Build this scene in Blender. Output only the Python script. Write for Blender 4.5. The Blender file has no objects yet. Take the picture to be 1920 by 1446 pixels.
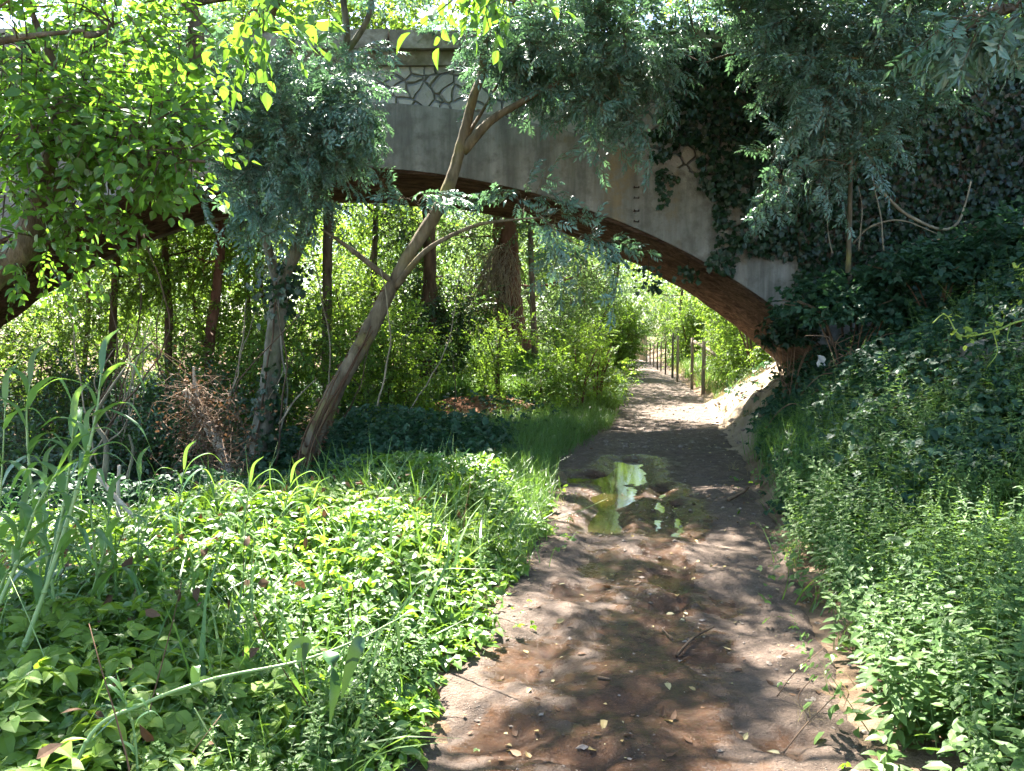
import bpy, math
import numpy as np
rng = np.random.default_rng(11)
R = math.radians
scn = bpy.context.scene
COL = scn.collection

# ------------------------------------------------------------------ camera
F, CX, CY = 1440.0, 960.0, 723.0
EYE = np.array([0.0, 0.0, 1.6])
PIT = math.atan(88 / 1440)
cp, sp = math.cos(PIT), math.sin(PIT)

def P(px, py, Y):
    """world point seen at a photo pixel, Y metres ahead of the camera"""
    u, v = (px - CX) / F, (CY - py) / F
    t = Y / (cp + v * sp)
    return EYE + t * np.array([u, cp + v * sp, v * cp - sp])

def G(px, py, z=0.0):
    u, v = (px - CX) / F, (CY - py) / F
    d = np.array([u, cp + v * sp, v * cp - sp])
    return EYE + d * (z - 1.6) / d[2]

def proj(p):
    q = np.asarray(p) - EYE
    f = q[..., 1] * cp - q[..., 2] * sp
    up = q[..., 1] * sp + q[..., 2] * cp
    f = np.where(np.abs(f) < 1e-3, 1e-3, f)
    return CX + F * q[..., 0] / f, CY - F * up / f, f

cam_d = bpy.data.cameras.new('camera')
cam_d.sensor_width = 36; cam_d.lens = 27; cam_d.clip_end = 2000; cam_d.clip_start = .05
cam = bpy.data.objects.new('camera', cam_d); COL.objects.link(cam)
cam.location = EYE; cam.rotation_euler = (R(90) - PIT, 0, 0)
scn.camera = cam

# ------------------------------------------------------------------ light
SUN_E, SUN_A = R(57), R(24)           # elevation, angle to the left of straight ahead
SUN = np.array([-math.sin(SUN_A) * math.cos(SUN_E), math.cos(SUN_A) * math.cos(SUN_E), math.sin(SUN_E)])
w = bpy.data.worlds.new('World'); scn.world = w; w.use_nodes = True
nt = w.node_tree
sky = nt.nodes.new('ShaderNodeTexSky'); sky.sky_type = 'NISHITA'; sky.sun_disc = False
sky.sun_elevation = SUN_E; sky.sun_rotation = -SUN_A
nt.links.new(sky.outputs[0], nt.nodes['Background'].inputs[0])
nt.nodes['Background'].inputs[1].default_value = 0.08
sd = bpy.data.lights.new('sun', 'SUN'); sd.energy = 5.0; sd.angle = R(.55); sd.color = (1, .95, .86)
so = bpy.data.objects.new('sun', sd); COL.objects.link(so)
from mathutils import Vector
so.rotation_euler = Vector(SUN).to_track_quat('Z', 'Y').to_euler()
so.location = (-10, 20, 40)
vs = scn.view_settings
vs.view_transform = 'Standard'; vs.look = 'None'; vs.gamma = 1; vs.exposure = 3.42
cy = scn.cycles
cy.max_bounces = 7; cy.diffuse_bounces = 4; cy.glossy_bounces = 3; cy.transmission_bounces = 4; cy.transparent_max_bounces = 8
cy.sample_clamp_indirect = 6; cy.caustics_reflective = False; cy.caustics_refractive = False
cy.use_adaptive_sampling = True; cy.adaptive_threshold = .02
cy.use_denoising = True

# ------------------------------------------------------------------ materials
class NT:
    def __init__(s, name):
        s.m = bpy.data.materials.new(name); s.m.use_nodes = True
        s.t = s.m.node_tree; s.t.nodes.clear()
        s.out = s.n('OutputMaterial')
    def n(s, t, **k):
        x = s.t.nodes.new('ShaderNode' + t)
        for a, b in k.items(): setattr(x, a, b)
        return x
    def l(s, a, b): s.t.links.new(a, b)
    def put(s, sock, v):
        if hasattr(v, 'is_output'): s.l(v, sock)
        elif isinstance(v, (tuple, list)) and len(v) == 3 and sock.type == 'RGBA': sock.default_value = (*v, 1)
        else: sock.default_value = v
    def pos(s): return s.n('NewGeometry').outputs['Position']
    def noise(s, vec, scale, detail=4, rough=.55, dist=0.0):
        x = s.n('TexNoise'); s.l(vec, x.inputs['Vector'])
        x.inputs['Scale'].default_value = scale; x.inputs['Detail'].default_value = detail
        x.inputs['Roughness'].default_value = rough; x.inputs['Distortion'].default_value = dist
        return x.outputs[0]
    def mapv(s, vec, scale=(1, 1, 1), rot=(0, 0, 0)):
        x = s.n('Mapping'); s.l(vec, x.inputs[0]); x.inputs['Scale'].default_value = scale; x.inputs['Rotation'].default_value = rot
        return x.outputs[0]
    def ramp(s, fac, stops):
        x = s.n('ValToRGB'); s.l(fac, x.inputs[0]); e = x.color_ramp.elements
        while len(e) < len(stops): e.new(.5)
        for i, (p, c) in enumerate(stops):
            e[i].position = p; e[i].color = (*c, 1) if len(c) == 3 else c
        return x.outputs[0]
    def mix(s, fac, a, b, mode='MIX'):
        x = s.n('Mix', data_type='RGBA', blend_type=mode)
        s.put(x.inputs[0], fac); s.put(x.inputs[6], a); s.put(x.inputs[7], b)
        return x.outputs[2]
    def math(s, op, a, b=0.0, c=None):
        x = s.n('Math', operation=op); s.put(x.inputs[0], a); s.put(x.inputs[1], b)
        if c is not None: s.put(x.inputs[2], c)
        return x.outputs[0]
    def attr(s, name): return s.n('Attribute', attribute_name=name).outputs['Fac']
    def bump(s, h, st=.5, dist=.02, nrm=None):
        x = s.n('Bump'); s.l(h, x.inputs['Height']); x.inputs['Strength'].default_value = st; x.inputs['Distance'].default_value = dist
        if nrm is not None: s.l(nrm, x.inputs['Normal'])
        return x.outputs[0]
    def bsdf(s, col, rough=.8, spec=.3, nrm=None):
        x = s.n('BsdfPrincipled'); s.put(x.inputs['Base Color'], col); s.put(x.inputs['Roughness'], rough)
        s.put(x.inputs['Specular IOR Level'], spec)
        if nrm is not None: s.l(nrm, x.inputs['Normal'])
        return x.outputs[0]
    def fin(s, sh): s.l(sh, s.out.inputs[0]); return s.m

def leaf_mat(name, dark, mid, light, tr, fac=.42, rough=.42, spec=.5):
    s = NT(name)
    r = s.attr('rnd')
    nz = s.noise(s.pos(), 1.3, 2)
    r2 = s.math('ADD', s.math('MULTIPLY', r, .75), s.math('MULTIPLY_ADD', nz, .6, -.18))
    c = s.ramp(r2, [(.05, dark), (.5, mid), (.92, light)])
    t = s.ramp(r2, [(.05, tuple(x * .55 for x in tr)), (.5, tuple(x * .85 for x in tr)), (.95, tuple(min(.9, x * 1.25) for x in tr))])
    a = s.bsdf(c, rough, spec)
    b = s.n('BsdfTranslucent'); s.l(t, b.inputs[0])
    m = s.n('MixShader'); m.inputs[0].default_value = fac; s.l(a, m.inputs[1]); s.l(b.outputs[0], m.inputs[2])
    return s.fin(m.outputs[0])

def bark_mat(name, c1, c2, c3, sc=9, moss=None, streak=.25):
    s = NT(name); p = s.pos()
    v = s.mapv(p, (1, 1, streak))
    n1 = s.noise(v, sc, 6, .65, .4); n2 = s.noise(p, 2.2, 3)
    c = s.ramp(n1, [(.3, c1), (.52, c2), (.72, c3)])
    if moss: c = s.mix(s.ramp(n2, [(.52, (0, 0, 0)), (.7, (.8, .8, .8))]), c, moss)
    n3 = s.noise(v, sc * 3, 5, .7)
    h = s.math('ADD', n1, s.math('MULTIPLY', n3, .5))
    return s.fin(s.bsdf(c, .9, .15, s.bump(h, .9, .03)))

def plain_mat(name, c1, c2, sc=20, rough=.7, spec=.3, bump=.3):
    s = NT(name); n = s.noise(s.pos(), sc, 4)
    return s.fin(s.bsdf(s.ramp(n, [(.3, c1), (.7, c2)]), rough, spec, s.bump(n, bump, .01)))

M = {}
M['poplar'] = leaf_mat('broad_leaf_green', (.025, .075, .016), (.048, .12, .024), (.085, .165, .03), (.21, .42, .03), .42, .42, .45)
M['ash'] = leaf_mat('ash_leaf_blue_green', (.048, .105, .078), (.088, .165, .13), (.14, .235, .20), (.14, .29, .11), .3, .36, .7)
M['back'] = leaf_mat('woodland_leaf_green', (.028, .07, .013), (.052, .115, .021), (.10, .17, .03), (.30, .48, .045), .48, .5, .35)
M['pale'] = leaf_mat('pale_woodland_leaf', (.04, .078, .042), (.07, .122, .065), (.11, .165, .085), (.24, .38, .10), .42, .5, .35)
M['dark'] = leaf_mat('dark_evergreen_leaf', (.012, .034, .012), (.022, .055, .018), (.04, .085, .025), (.10, .20, .03), .3, .4, .45)
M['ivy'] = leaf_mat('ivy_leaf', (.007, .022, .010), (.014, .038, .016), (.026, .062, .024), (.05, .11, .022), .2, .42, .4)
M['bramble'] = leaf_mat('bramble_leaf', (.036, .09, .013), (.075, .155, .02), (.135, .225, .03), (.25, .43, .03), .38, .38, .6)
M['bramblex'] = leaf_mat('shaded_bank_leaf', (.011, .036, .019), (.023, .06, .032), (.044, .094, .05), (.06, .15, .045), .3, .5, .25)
M['bramble_pale'] = leaf_mat('pale_bramble_leaf', (.075, .14, .018), (.13, .215, .03), (.19, .27, .045), (.30, .45, .035), .38, .52, .35)
M['weed'] = leaf_mat('weed_leaf', (.032, .08, .02), (.066, .128, .032), (.115, .185, .05), (.20, .34, .045), .36, .5, .3)
M['grass'] = leaf_mat('grass_blade', (.04, .10, .02), (.07, .15, .03), (.12, .20, .05), (.2, .36, .045), .36, .4, .5)
M['dry'] = leaf_mat('dry_grass', (.14, .11, .05), (.22, .18, .085), (.32, .27, .14), (.3, .24, .1), .3, .7, .2)
M['cane'] = leaf_mat('cane_leaf', (.05, .12, .05), (.08, .165, .075), (.11, .20, .09), (.26, .46, .05), .38, .38, .6)
M['caneshade'] = leaf_mat('shade_toned_cane_leaf', (.025, .07, .022), (.04, .095, .03), (.06, .12, .04), (.10, .2, .03), .15, .42, .5)  # bent reed's hanging leaves, their shade put into a darker colour
M['vine'] = leaf_mat('vine_tip', (.13, .2, .03), (.18, .26, .04), (.24, .30, .06), (.4, .5, .08), .4, .5, .4)
M['litter'] = leaf_mat('fallen_leaf', (.16, .09, .03), (.33, .26, .11), (.46, .42, .27), (.3, .25, .1), .2, .6, .3)
M['brownleaf'] = leaf_mat('dead_brown_leaf', (.05, .026, .014), (.10, .055, .03), (.18, .11, .065), (.14, .07, .03), .2, .7, .2)
M['canestem'] = plain_mat('cane_stem', (.13, .22, .07), (.22, .30, .10), 14, .4, .4, .1)
M['bark'] = bark_mat('grey_brown_bark', (.035, .026, .018), (.10, .08, .058), (.19, .155, .115), 9)
M['barkmoss'] = bark_mat('lichen_yellow_bark', (.04, .031, .02), (.115, .092, .06), (.20, .165, .115), 8, (.17, .145, .045))
M['barkpale'] = bark_mat('pale_grey_bark', (.05, .046, .034), (.13, .12, .092), (.21, .195, .155), 10, (.06, .075, .03), .4)
M['barkdark'] = bark_mat('dark_brown_bark', (.03, .02, .013), (.075, .05, .032), (.13, .09, .06), 8)
M['barkred'] = bark_mat('red_brown_bark', (.05, .024, .016), (.12, .06, .04), (.2, .11, .075), 6)
M['deadwood'] = bark_mat('bleached_dead_wood', (.20, .16, .12), (.36, .31, .25), (.52, .47, .40), 12)
M['drytwig'] = plain_mat('dry_red_twig', (.07, .04, .025), (.20, .13, .08), 12, .85, .2)
M['liana'] = plain_mat('bare_liana', (.11, .09, .06), (.26, .22, .15), 12, .85, .2)
M['post'] = bark_mat('weathered_post_wood', (.12, .09, .065), (.25, .2, .15), (.38, .32, .25), 14, None, .1)
M['board'] = bark_mat('sunbleached_board', (.30, .22, .15), (.5, .4, .29), (.62, .52, .40), 14, None, .1)
M['iron'] = plain_mat('rusted_iron', (.012, .009, .008), (.05, .025, .016), 40, .8, .3)
M['rock'] = plain_mat('bank_rock', (.16, .14, .12), (.36, .34, .31), 9, .9, .2, .8)
M['pebble'] = plain_mat('path_pebble', (.09, .07, .055), (.26, .21, .17), 25, .85, .3, .5)
M['litterwhite'] = plain_mat('white_plastic', (.6, .6, .6), (.75, .75, .75), 8, .5, .4, .1)

def ground_mat():
    s = NT('forest_soil'); p = s.pos()
    n1 = s.noise(p, 2.5, 6, .6); n2 = s.noise(p, 22, 6, .7)
    c = s.ramp(n1, [(.3, (.11, .07, .042)), (.5, (.17, .115, .075)), (.7, (.27, .20, .135))])
    c = s.mix(s.math('MULTIPLY', n2, .45), c, (.07, .045, .028))
    sandy = s.attr('sand')
    c = s.mix(sandy, c, s.ramp(n1, [(.3, (.22, .165, .115)), (.7, (.36, .28, .20))]))
    c = s.mix(s.attr('red'), c, s.ramp(n2, [(.3, (.13, .055, .03)), (.7, (.26, .125, .07))]))
    return s.fin(s.bsdf(c, .92, .15, s.bump(s.math('ADD', n1, n2), .8, .05)))
M['ground'] = ground_mat()

def path_mat():
    s = NT('trodden_mud_path'); p = s.pos()
    n1 = s.noise(p, 1.7, 5, .6); n2 = s.noise(p, 9, 6, .65); n3 = s.noise(p, 60, 5, .7)
    dry = s.ramp(n2, [(.28, (.060, .039, .027)), (.5, (.095, .065, .046)), (.72, (.145, .104, .077))])
    wet = s.ramp(n2, [(.3, (.026, .014, .008)), (.55, (.066, .033, .017)), (.75, (.11, .058, .031))])
    wv = s.math('ADD', s.attr('wet'), s.math('MULTIPLY_ADD', n2, 1.1, -.55))
    wv = s.math('ADD', wv, s.math('MULTIPLY_ADD', n1, .8, -.4))
    wv = s.math('ADD', wv, s.math('MULTIPLY_ADD', s.noise(p, 4, 5, .7, .6), .9, -.45)); wf = s.ramp(wv, [(.24, (0, 0, 0)), (.74, (1, 1, 1))])
    c = s.mix(wf, dry, wet)
    vo = s.n('TexVoronoi'); s.l(p, vo.inputs['Vector']); vo.inputs['Scale'].default_value = 34
    peb = s.ramp(vo.outputs['Distance'], [(.10, (1, 1, 1)), (.2, (0, 0, 0))])
    dry = s.mix(s.ramp(n3, [(.55, (0, 0, 0)), (.72, (.7, .7, .7))]), dry, (.05, .034, .024)); dry = s.mix(s.ramp(s.noise(p, 95, 2), [(.62, (0, 0, 0)), (.7, (.6, .6, .6))]), dry, (.25, .2, .155)); c = s.mix(wf, dry, wet)
    pm = s.math('MULTIPLY', peb, s.ramp(s.noise(p, 5, 3), [(.52, (0, 0, 0)), (.68, (1, 1, 1))]))
    c = s.mix(s.math('MULTIPLY', pm, .6), c, s.ramp(s.noise(p, 30, 1), [(.35, (.10, .075, .06)), (.65, (.46, .41, .34))]))
    rg = s.math('SUBTRACT', .92, s.math('MULTIPLY', wf, .72))
    h = s.math('ADD', s.math('MULTIPLY', n2, 1.0), s.math('MULTIPLY', n3, .5))
    h = s.math('ADD', h, s.math('MULTIPLY', pm, .5))
    return s.fin(s.bsdf(c, rg, .4, s.bump(h, 1, .045)))
M['path'] = path_mat()

def water_mat():
    s = NT('murky_puddle_water'); p = s.pos()
    nb = s.bump(s.noise(p, 30, 2, .5), .02, .02)
    rip = s.attr('rip')
    b2 = s.n('Bump'); s.l(s.noise(s.mapv(p, (1, .5, 1)), 42, 3), b2.inputs['Height']); b2.inputs['Distance'].default_value = .02
    s.l(s.math('MULTIPLY', rip, 1.3), b2.inputs['Strength']); s.l(nb, b2.inputs['Normal'])
    gl = s.n('BsdfGlossy'); gl.inputs['Roughness'].default_value = 0.0; s.l(b2.outputs[0], gl.inputs['Normal'])
    gl.inputs['Color'].default_value = (1, 1, 1, 1)
    tr = s.n('BsdfTransparent'); tr.inputs[0].default_value = (.45, .33, .16, 1)
    df = s.n('BsdfDiffuse'); df.inputs[0].default_value = (.05, .036, .014, 1)
    m1 = s.n('MixShader'); m1.inputs[0].default_value = .35; s.l(tr.outputs[0], m1.inputs[1]); s.l(df.outputs[0], m1.inputs[2])
    fr = s.n('Fresnel'); fr.inputs[0].default_value = 1.36; s.l(b2.outputs[0], fr.inputs[1])
    m2 = s.n('MixShader'); s.l(s.math('MULTIPLY', fr.outputs[0], 1.15), m2.inputs[0]); s.l(m1.outputs[0], m2.inputs[1]); s.l(gl.outputs[0], m2.inputs[2])
    return s.fin(m2.outputs[0])
M['water'] = water_mat()

def concrete_mat():
    s = NT('stained_grey_arch_stone'); p = s.pos()
    n1 = s.noise(s.mapv(p, (1, 1, .16)), 3.2, 5, .6); n2 = s.noise(p, 5, 6, .65); n3 = s.noise(p, 45, 5, .7)
    c = s.ramp(n1, [(.3, (.085, .082, .072)), (.47, (.20, .192, .17)), (.66, (.31, .295, .265)), (.8, (.41, .39, .34))])
    c = s.mix(s.ramp(n2, [(.46, (0, 0, 0)), (.68, (.9, .9, .9))]), c, (.12, .11, .092))
    st_ = s.noise(s.mapv(p, (1, 1, .07)), 7, 5, .65)
    c = s.mix(s.ramp(st_, [(.48, (0, 0, 0)), (.68, (.5, .5, .5))]), c, (.085, .08, .065)); c = s.mix(s.ramp(s.noise(s.mapv(p, (1.4, 1, .1)), 5, 4, .6), [(.58, (0, 0, 0)), (.76, (.4, .4, .4))]), c, (.42, .40, .35))
    och = s.math('MULTIPLY', s.ramp(s.noise(s.mapv(p, (1, 1, .22)), 1.5, 3), [(.55, (0, 0, 0)), (.68, (1, 1, 1))]), s.ramp(n2, [(.4, (0, 0, 0)), (.6, (1, 1, 1))]))
    c = s.mix(s.math('MULTIPLY', och, .75), c, (.30, .21, .105))
    c = s.mix(s.math('MULTIPLY', n3, .35), c, (.12, .115, .10))
    return s.fin(s.bsdf(c, .93, .15, s.bump(s.math('ADD', n2, s.math('MULTIPLY', n3, .6)), .7, .03)))
M['concrete'] = concrete_mat()
M['coping'] = bark_mat('mossy_weathered_coping', (.06, .05, .035), (.20, .175, .135), (.33, .30, .25), 4, (.09, .085, .04), 1.0)

def rubble_mat():
    s = NT('polygonal_rubble_masonry'); p = s.pos()
    wv = s.n('TexNoise'); s.l(p, wv.inputs['Vector']); wv.inputs['Scale'].default_value = 1.6
    vv = s.n('VectorMath', operation='MULTIPLY_ADD'); s.l(wv.outputs['Color'], vv.inputs[0]); vv.inputs[1].default_value = (.28, .28, .28); s.l(p, vv.inputs[2])
    v = s.mapv(vv.outputs[0], (1, .25, 1.05))
    e = s.n('TexVoronoi', feature='DISTANCE_TO_EDGE'); s.l(v, e.inputs['Vector']); e.inputs['Scale'].default_value = 4.1
    cc = s.n('TexVoronoi'); s.l(v, cc.inputs['Vector']); cc.inputs['Scale'].default_value = 4.1
    n2 = s.noise(p, 7, 6, .65); n3 = s.noise(p, 50, 4, .7)
    g = s.n('SeparateColor'); s.l(cc.outputs['Color'], g.inputs[0])
    c = s.ramp(g.outputs[0], [(.1, (.28, .265, .24)), (.5, (.36, .34, .31)), (.9, (.44, .415, .37))])
    c = s.mix(s.math('MULTIPLY', n2, .6), c, (.22, .215, .20))
    dd = s.math('ADD', e.outputs['Distance'], s.math('MULTIPLY_ADD', n2, .07, -.03))
    j = s.math('MULTIPLY', s.ramp(dd, [(.004, (1, 1, 1)), (.024, (0, 0, 0))]), s.ramp(s.noise(p, 3, 3), [(.38, (.25, .25, .25)), (.55, (1, 1, 1))]))
    c = s.mix(s.math('MULTIPLY', j, .7), c, (.06, .052, .04)); c = s.mix(s.ramp(s.noise(p, 2.4, 5, .65), [(.45, (0, 0, 0)), (.7, (.6, .6, .6))]), c, (.15, .14, .105))
    hgt = s.math('ADD', s.ramp(dd, [(0, (0, 0, 0)), (.09, (1, 1, 1))]), s.math('MULTIPLY', n2, .35))
    return s.fin(s.bsdf(c, .93, .15, s.bump(hgt, 1, .1)))
M['rubble'] = rubble_mat()

def soffit_mat():
    s = NT('crumbling_red_brick_soffit'); p = s.pos()
    v = s.mapv(p, (.35, 1.0, 2.6))
    n1 = s.noise(v, 4.5, 7, .68, .8); n2 = s.noise(s.mapv(p, (.5, 1.6, 2)), 16, 5, .7)
    c = s.ramp(n1, [(.3, (.022, .013, .009)), (.46, (.085, .052, .035)), (.6, (.15, .095, .064)), (.76, (.27, .18, .125))])
    c = s.mix(s.ramp(n2, [(.5, (0, 0, 0)), (.72, (.7, .7, .7))]), c, (.035, .018, .012))
    return s.fin(s.bsdf(c, .95, .1, s.bump(s.math('ADD', n1, s.math('MULTIPLY', n2, .5)), 1, .09)))
M['soffit'] = soffit_mat()

# ------------------------------------------------------------------ mesh building
class MB:
    def __init__(s): s.V = []; s.F = []; s.Rn = []; s.Mi = []; s.S = []; s.n = 0
    def add(s, v, f, r=None, m=0, smooth=True):
        v = np.asarray(v, float).reshape(-1, 3); f = np.asarray(f, int).reshape(-1, 3)
        s.V.append(v); s.F.append(f + s.n); s.n += len(v); k = len(f)
        s.Rn.append(np.full(k, rng.random()) if r is None else np.broadcast_to(r, (k,)).astype(float))
        s.Mi.append(np.broadcast_to(m, (k,)).astype(int)); s.S.append(np.full(k, smooth))
    def tube(s, pts, rad, sides=8, m=0, lump=0.0):
        pts = np.asarray(pts, float); n = len(pts); rad = np.broadcast_to(rad, (n,))
        T = np.gradient(pts, axis=0); T /= np.linalg.norm(T, axis=1)[:, None] + 1e-9
        ref = np.array([1., .2, 0.1]) if abs(T[0][0]) < .8 else np.array([0, 1., .1])
        U = np.zeros_like(T); u = ref
        for i in range(n):
            u = u - T[i] * (u @ T[i]); u = u / (np.linalg.norm(u) + 1e-9); U[i] = u
        W = np.cross(T, U)
        a = np.arange(sides) * 2 * np.pi / sides
        ring = pts[:, None] + rad[:, None, None] * (np.cos(a)[None, :, None] * U[:, None] + np.sin(a)[None, :, None] * W[:, None])
        if lump: ring = pts[:, None] + (ring - pts[:, None]) * (1 + lump * nz(ring, 7) + .6 * lump * np.abs(nz(ring + 3, 16)))[..., None]
        v = np.concatenate([ring.reshape(-1, 3), pts[:1], pts[-1:]])
        i, j = np.meshgrid(np.arange(n - 1), np.arange(sides), indexing='ij'); j2 = (j + 1) % sides
        A, B, Cc, D = i * sides + j, i * sides + j2, (i + 1) * sides + j2, (i + 1) * sides + j
        f = np.concatenate([np.stack([A, B, Cc], -1).reshape(-1, 3), np.stack([A, Cc, D], -1).reshape(-1, 3)])
        k = np.arange(sides); k2 = (k + 1) % sides
        c0 = np.stack([np.full(sides, n * sides), k2, k], -1); c1 = np.stack([np.full(sides, n * sides + 1), (n - 1) * sides + k, (n - 1) * sides + k2], -1)
        s.add(v, np.concatenate([f, c0, c1]), m=m)
    def grid(s, X, m=0, smooth=True, r=None):
        X = np.asarray(X); a, b = X.shape[:2]
        i, j = np.meshgrid(np.arange(a - 1), np.arange(b - 1), indexing='ij')
        A, B, Cc, D = i * b + j, i * b + j + 1, (i + 1) * b + j + 1, (i + 1) * b + j
        s.add(X.reshape(-1, 3), np.concatenate([np.stack([A, B, Cc], -1).reshape(-1, 3), np.stack([A, Cc, D], -1).reshape(-1, 3)]), m=m, smooth=smooth, r=r)
    def box(s, lo, hi, jit=0.0, m=0):
        lo = np.asarray(lo, float); hi = np.asarray(hi, float)
        c = np.array([[i, j, k] for i in (0, 1) for j in (0, 1) for k in (0, 1)], float)
        v = lo + c * (hi - lo) + (rng.random((8, 3)) - .5) * jit
        q = [(0, 1, 3, 2), (4, 6, 7, 5), (0, 4, 5, 1), (2, 3, 7, 6), (0, 2, 6, 4), (1, 5, 7, 3)]
        f = [t for a, b, c_, d in q for t in ((a, b, c_), (a, c_, d))]
        s.add(v, f, m=m, smooth=False)
    def mesh(s, name, mats, off):
        V = np.concatenate(s.V) - off; Fc = np.concatenate(s.F)
        me = bpy.data.meshes.new(name)
        me.vertices.add(len(V)); me.vertices.foreach_set('co', V.astype(np.float32).ravel())
        me.loops.add(Fc.size); me.loops.foreach_set('vertex_index', Fc.astype(np.int32).ravel())
        me.polygons.add(len(Fc)); me.polygons.foreach_set('loop_start', np.arange(0, Fc.size, 3, dtype=np.int32))
        me.update(calc_edges=True)
        me.polygons.foreach_set('use_smooth', np.concatenate(s.S))
        me.polygons.foreach_set('material_index', np.concatenate(s.Mi).astype(np.int32))
        a = me.attributes.new('rnd', 'FLOAT', 'FACE'); a.data.foreach_set('value', np.concatenate(s.Rn).astype(np.float32))
        for m in (mats if isinstance(mats, (list, tuple)) else [mats]): me.materials.append(m)
        me.update()
        return me

def tag(o, label, cat, group=None, kind=None):
    if label: o['label'] = label
    if cat: o['category'] = cat
    if group: o['group'] = group
    if kind: o['kind'] = kind
    return o
def thing(name, label, cat, loc, group=None):
    o = bpy.data.objects.new(name, None); COL.objects.link(o)
    o.location = [float(x) for x in loc]; o.empty_display_size = .2
    return tag(o, label, cat, group)
def part(name, mb, mats, parent, base, label=None):
    o = bpy.data.objects.new(name, mb.mesh(name, mats, np.asarray(base, float))); COL.objects.link(o); o.parent = parent
    if label: o['label'] = label
    return o
def solo(name, mb, mats, label, cat, base=(0, 0, 0), group=None, kind=None):
    o = bpy.data.objects.new(name, mb.mesh(name, mats, np.asarray(base, float))); COL.objects.link(o)
    o.location = [float(x) for x in base]
    return tag(o, label, cat, group, kind)

# ---- smooth pseudo-noise
_k = np.random.default_rng(5).normal(size=(7, 3)); _ph = np.random.default_rng(6).random(7) * 6.28
def nz(p, f=1.0):
    p = np.asarray(p, float) * f
    if p.shape[-1] == 2: p = np.concatenate([p, np.zeros(p.shape[:-1] + (1,))], -1)
    return sum(np.sin(p @ _k[i] * (1 + .35 * i) + _ph[i]) / (1 + .25 * i) for i in range(7)) / 3.2
def sstep(a, b, x): t = np.clip((x - a) / (b - a), 0, 1); return t * t * (3 - 2 * t)
def spline(pts, n=8):
    pts = np.asarray(pts, float)
    if len(pts) == 2: return pts[0] + np.linspace(0, 1, n + 1)[:, None] * (pts[1] - pts[0])
    q = np.concatenate([[2 * pts[0] - pts[1]], pts, [2 * pts[-1] - pts[-2]]]); o = []
    t = np.linspace(0, 1, n, endpoint=False)[:, None]
    for i in range(len(pts) - 1):
        a, b, c, d = q[i:i + 4]
        o.append(.5 * (2 * b + (c - a) * t + (2 * a - 5 * b + 4 * c - d) * t ** 2 + (3 * b - a - 3 * c + d) * t ** 3))
    return np.concatenate(o + [pts[-1:]])
def lerpr(rad, n): return np.interp(np.linspace(0, 1, n), np.linspace(0, 1, len(rad)), rad)
def rough(pts, amp, f=3):
    pts = np.asarray(pts); o = rng.random(3) * 50
    return pts + amp * np.stack([nz(pts + o, f), nz(pts + o + 9, f), nz(pts + o + 17, f)], -1)

# ------------------------------------------------------------------ leaf templates
def leaf(rows=2, wd=.6, fold=.25, droop=.15):
    prof = {1: [(.42, 1)], 2: [(.25, .9), (.62, .8)], 3: [(.14, .62), (.4, 1), (.72, .62)], 4: [(.1, .5), (.28, .95), (.52, .95), (.78, .5)]}[rows]
    v = [(0, 0, 0)]
    for t, p in prof:
        h = wd / 2 * p; d = -droop * t * t
        v += [(-h, t, d + fold * h), (0, t, d), (h, t, d + fold * h)]
    v.append((0, 1, -droop)); f = [(0, 2, 1), (0, 3, 2)]
    for i in range(len(prof) - 1):
        a = 1 + 3 * i; b = a + 3
        f += [(a, a + 1, b + 1), (a, b + 1, b), (a + 1, a + 2, b + 2), (a + 1, b + 2, b + 1)]
    a = 1 + 3 * (len(prof) - 1); tp = len(v) - 1
    f += [(a, a + 1, tp), (a + 1, a + 2, tp)]
    return dict(v=np.array(v, float), f=np.array(f), l=np.zeros(len(f), int), m=np.zeros(len(f), int))
def ivyleaf(): 
    o = [(0, -.02), (.28, -.12), (.52, .12), (.34, .38), (.42, .62), (.17, .66), (0, 1), (-.17, .66), (-.42, .62), (-.34, .38), (-.52, .12), (-.28, -.12)]
    v = [(0, .3, 0)] + [(x, y, .12 * abs(x) - .12 * y * y) for x, y in o]
    f = [(0, i + 1, (i + 1) % 12 + 1) for i in range(12)]
    return dict(v=np.array(v, float), f=np.array(f), l=np.zeros(12, int), m=np.zeros(12, int))
def frame(d, n):
    d = np.asarray(d, float); d = d / (np.linalg.norm(d, axis=-1, keepdims=True) + 1e-9)
    n = n - d * np.sum(d * n, -1, keepdims=True); n = n / (np.linalg.norm(n, axis=-1, keepdims=True) + 1e-9)
    return np.stack([np.cross(d, n), d, n], -1)
def xf(t, d, n, s, p):
    Rm = frame(np.asarray(d, float), np.asarray(n, float))
    return dict(v=(t['v'] * s) @ Rm.T + np.asarray(p, float), f=t['f'], l=t['l'], m=t['m'])
def strip(p0, p1, wd):
    p0, p1 = np.asarray(p0, float), np.asarray(p1, float); d = p1 - p0
    a = np.cross(d, [.3, .2, 1]); a = a / np.linalg.norm(a) * wd / 2; b = np.cross(d, a); b = b / np.linalg.norm(b) * wd / 2
    v = np.array([p0 + a, p0 - a, p1, p0 + b, p0 - b])
    return dict(v=v, f=np.array([(0, 1, 2), (3, 4, 2)]), l=np.zeros(2, int), m=np.ones(2, int))
def compose(ts):
    V, Fc, L, Mi, n = [], [], [], [], 0
    for i, t in enumerate(ts):
        V.append(t['v']); Fc.append(t['f'] + n); L.append(np.full(len(t['f']), i)); Mi.append(t['m']); n += len(t['v'])
    return dict(v=np.concatenate(V), f=np.concatenate(Fc), l=np.concatenate(L), m=np.concatenate(Mi))
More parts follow.
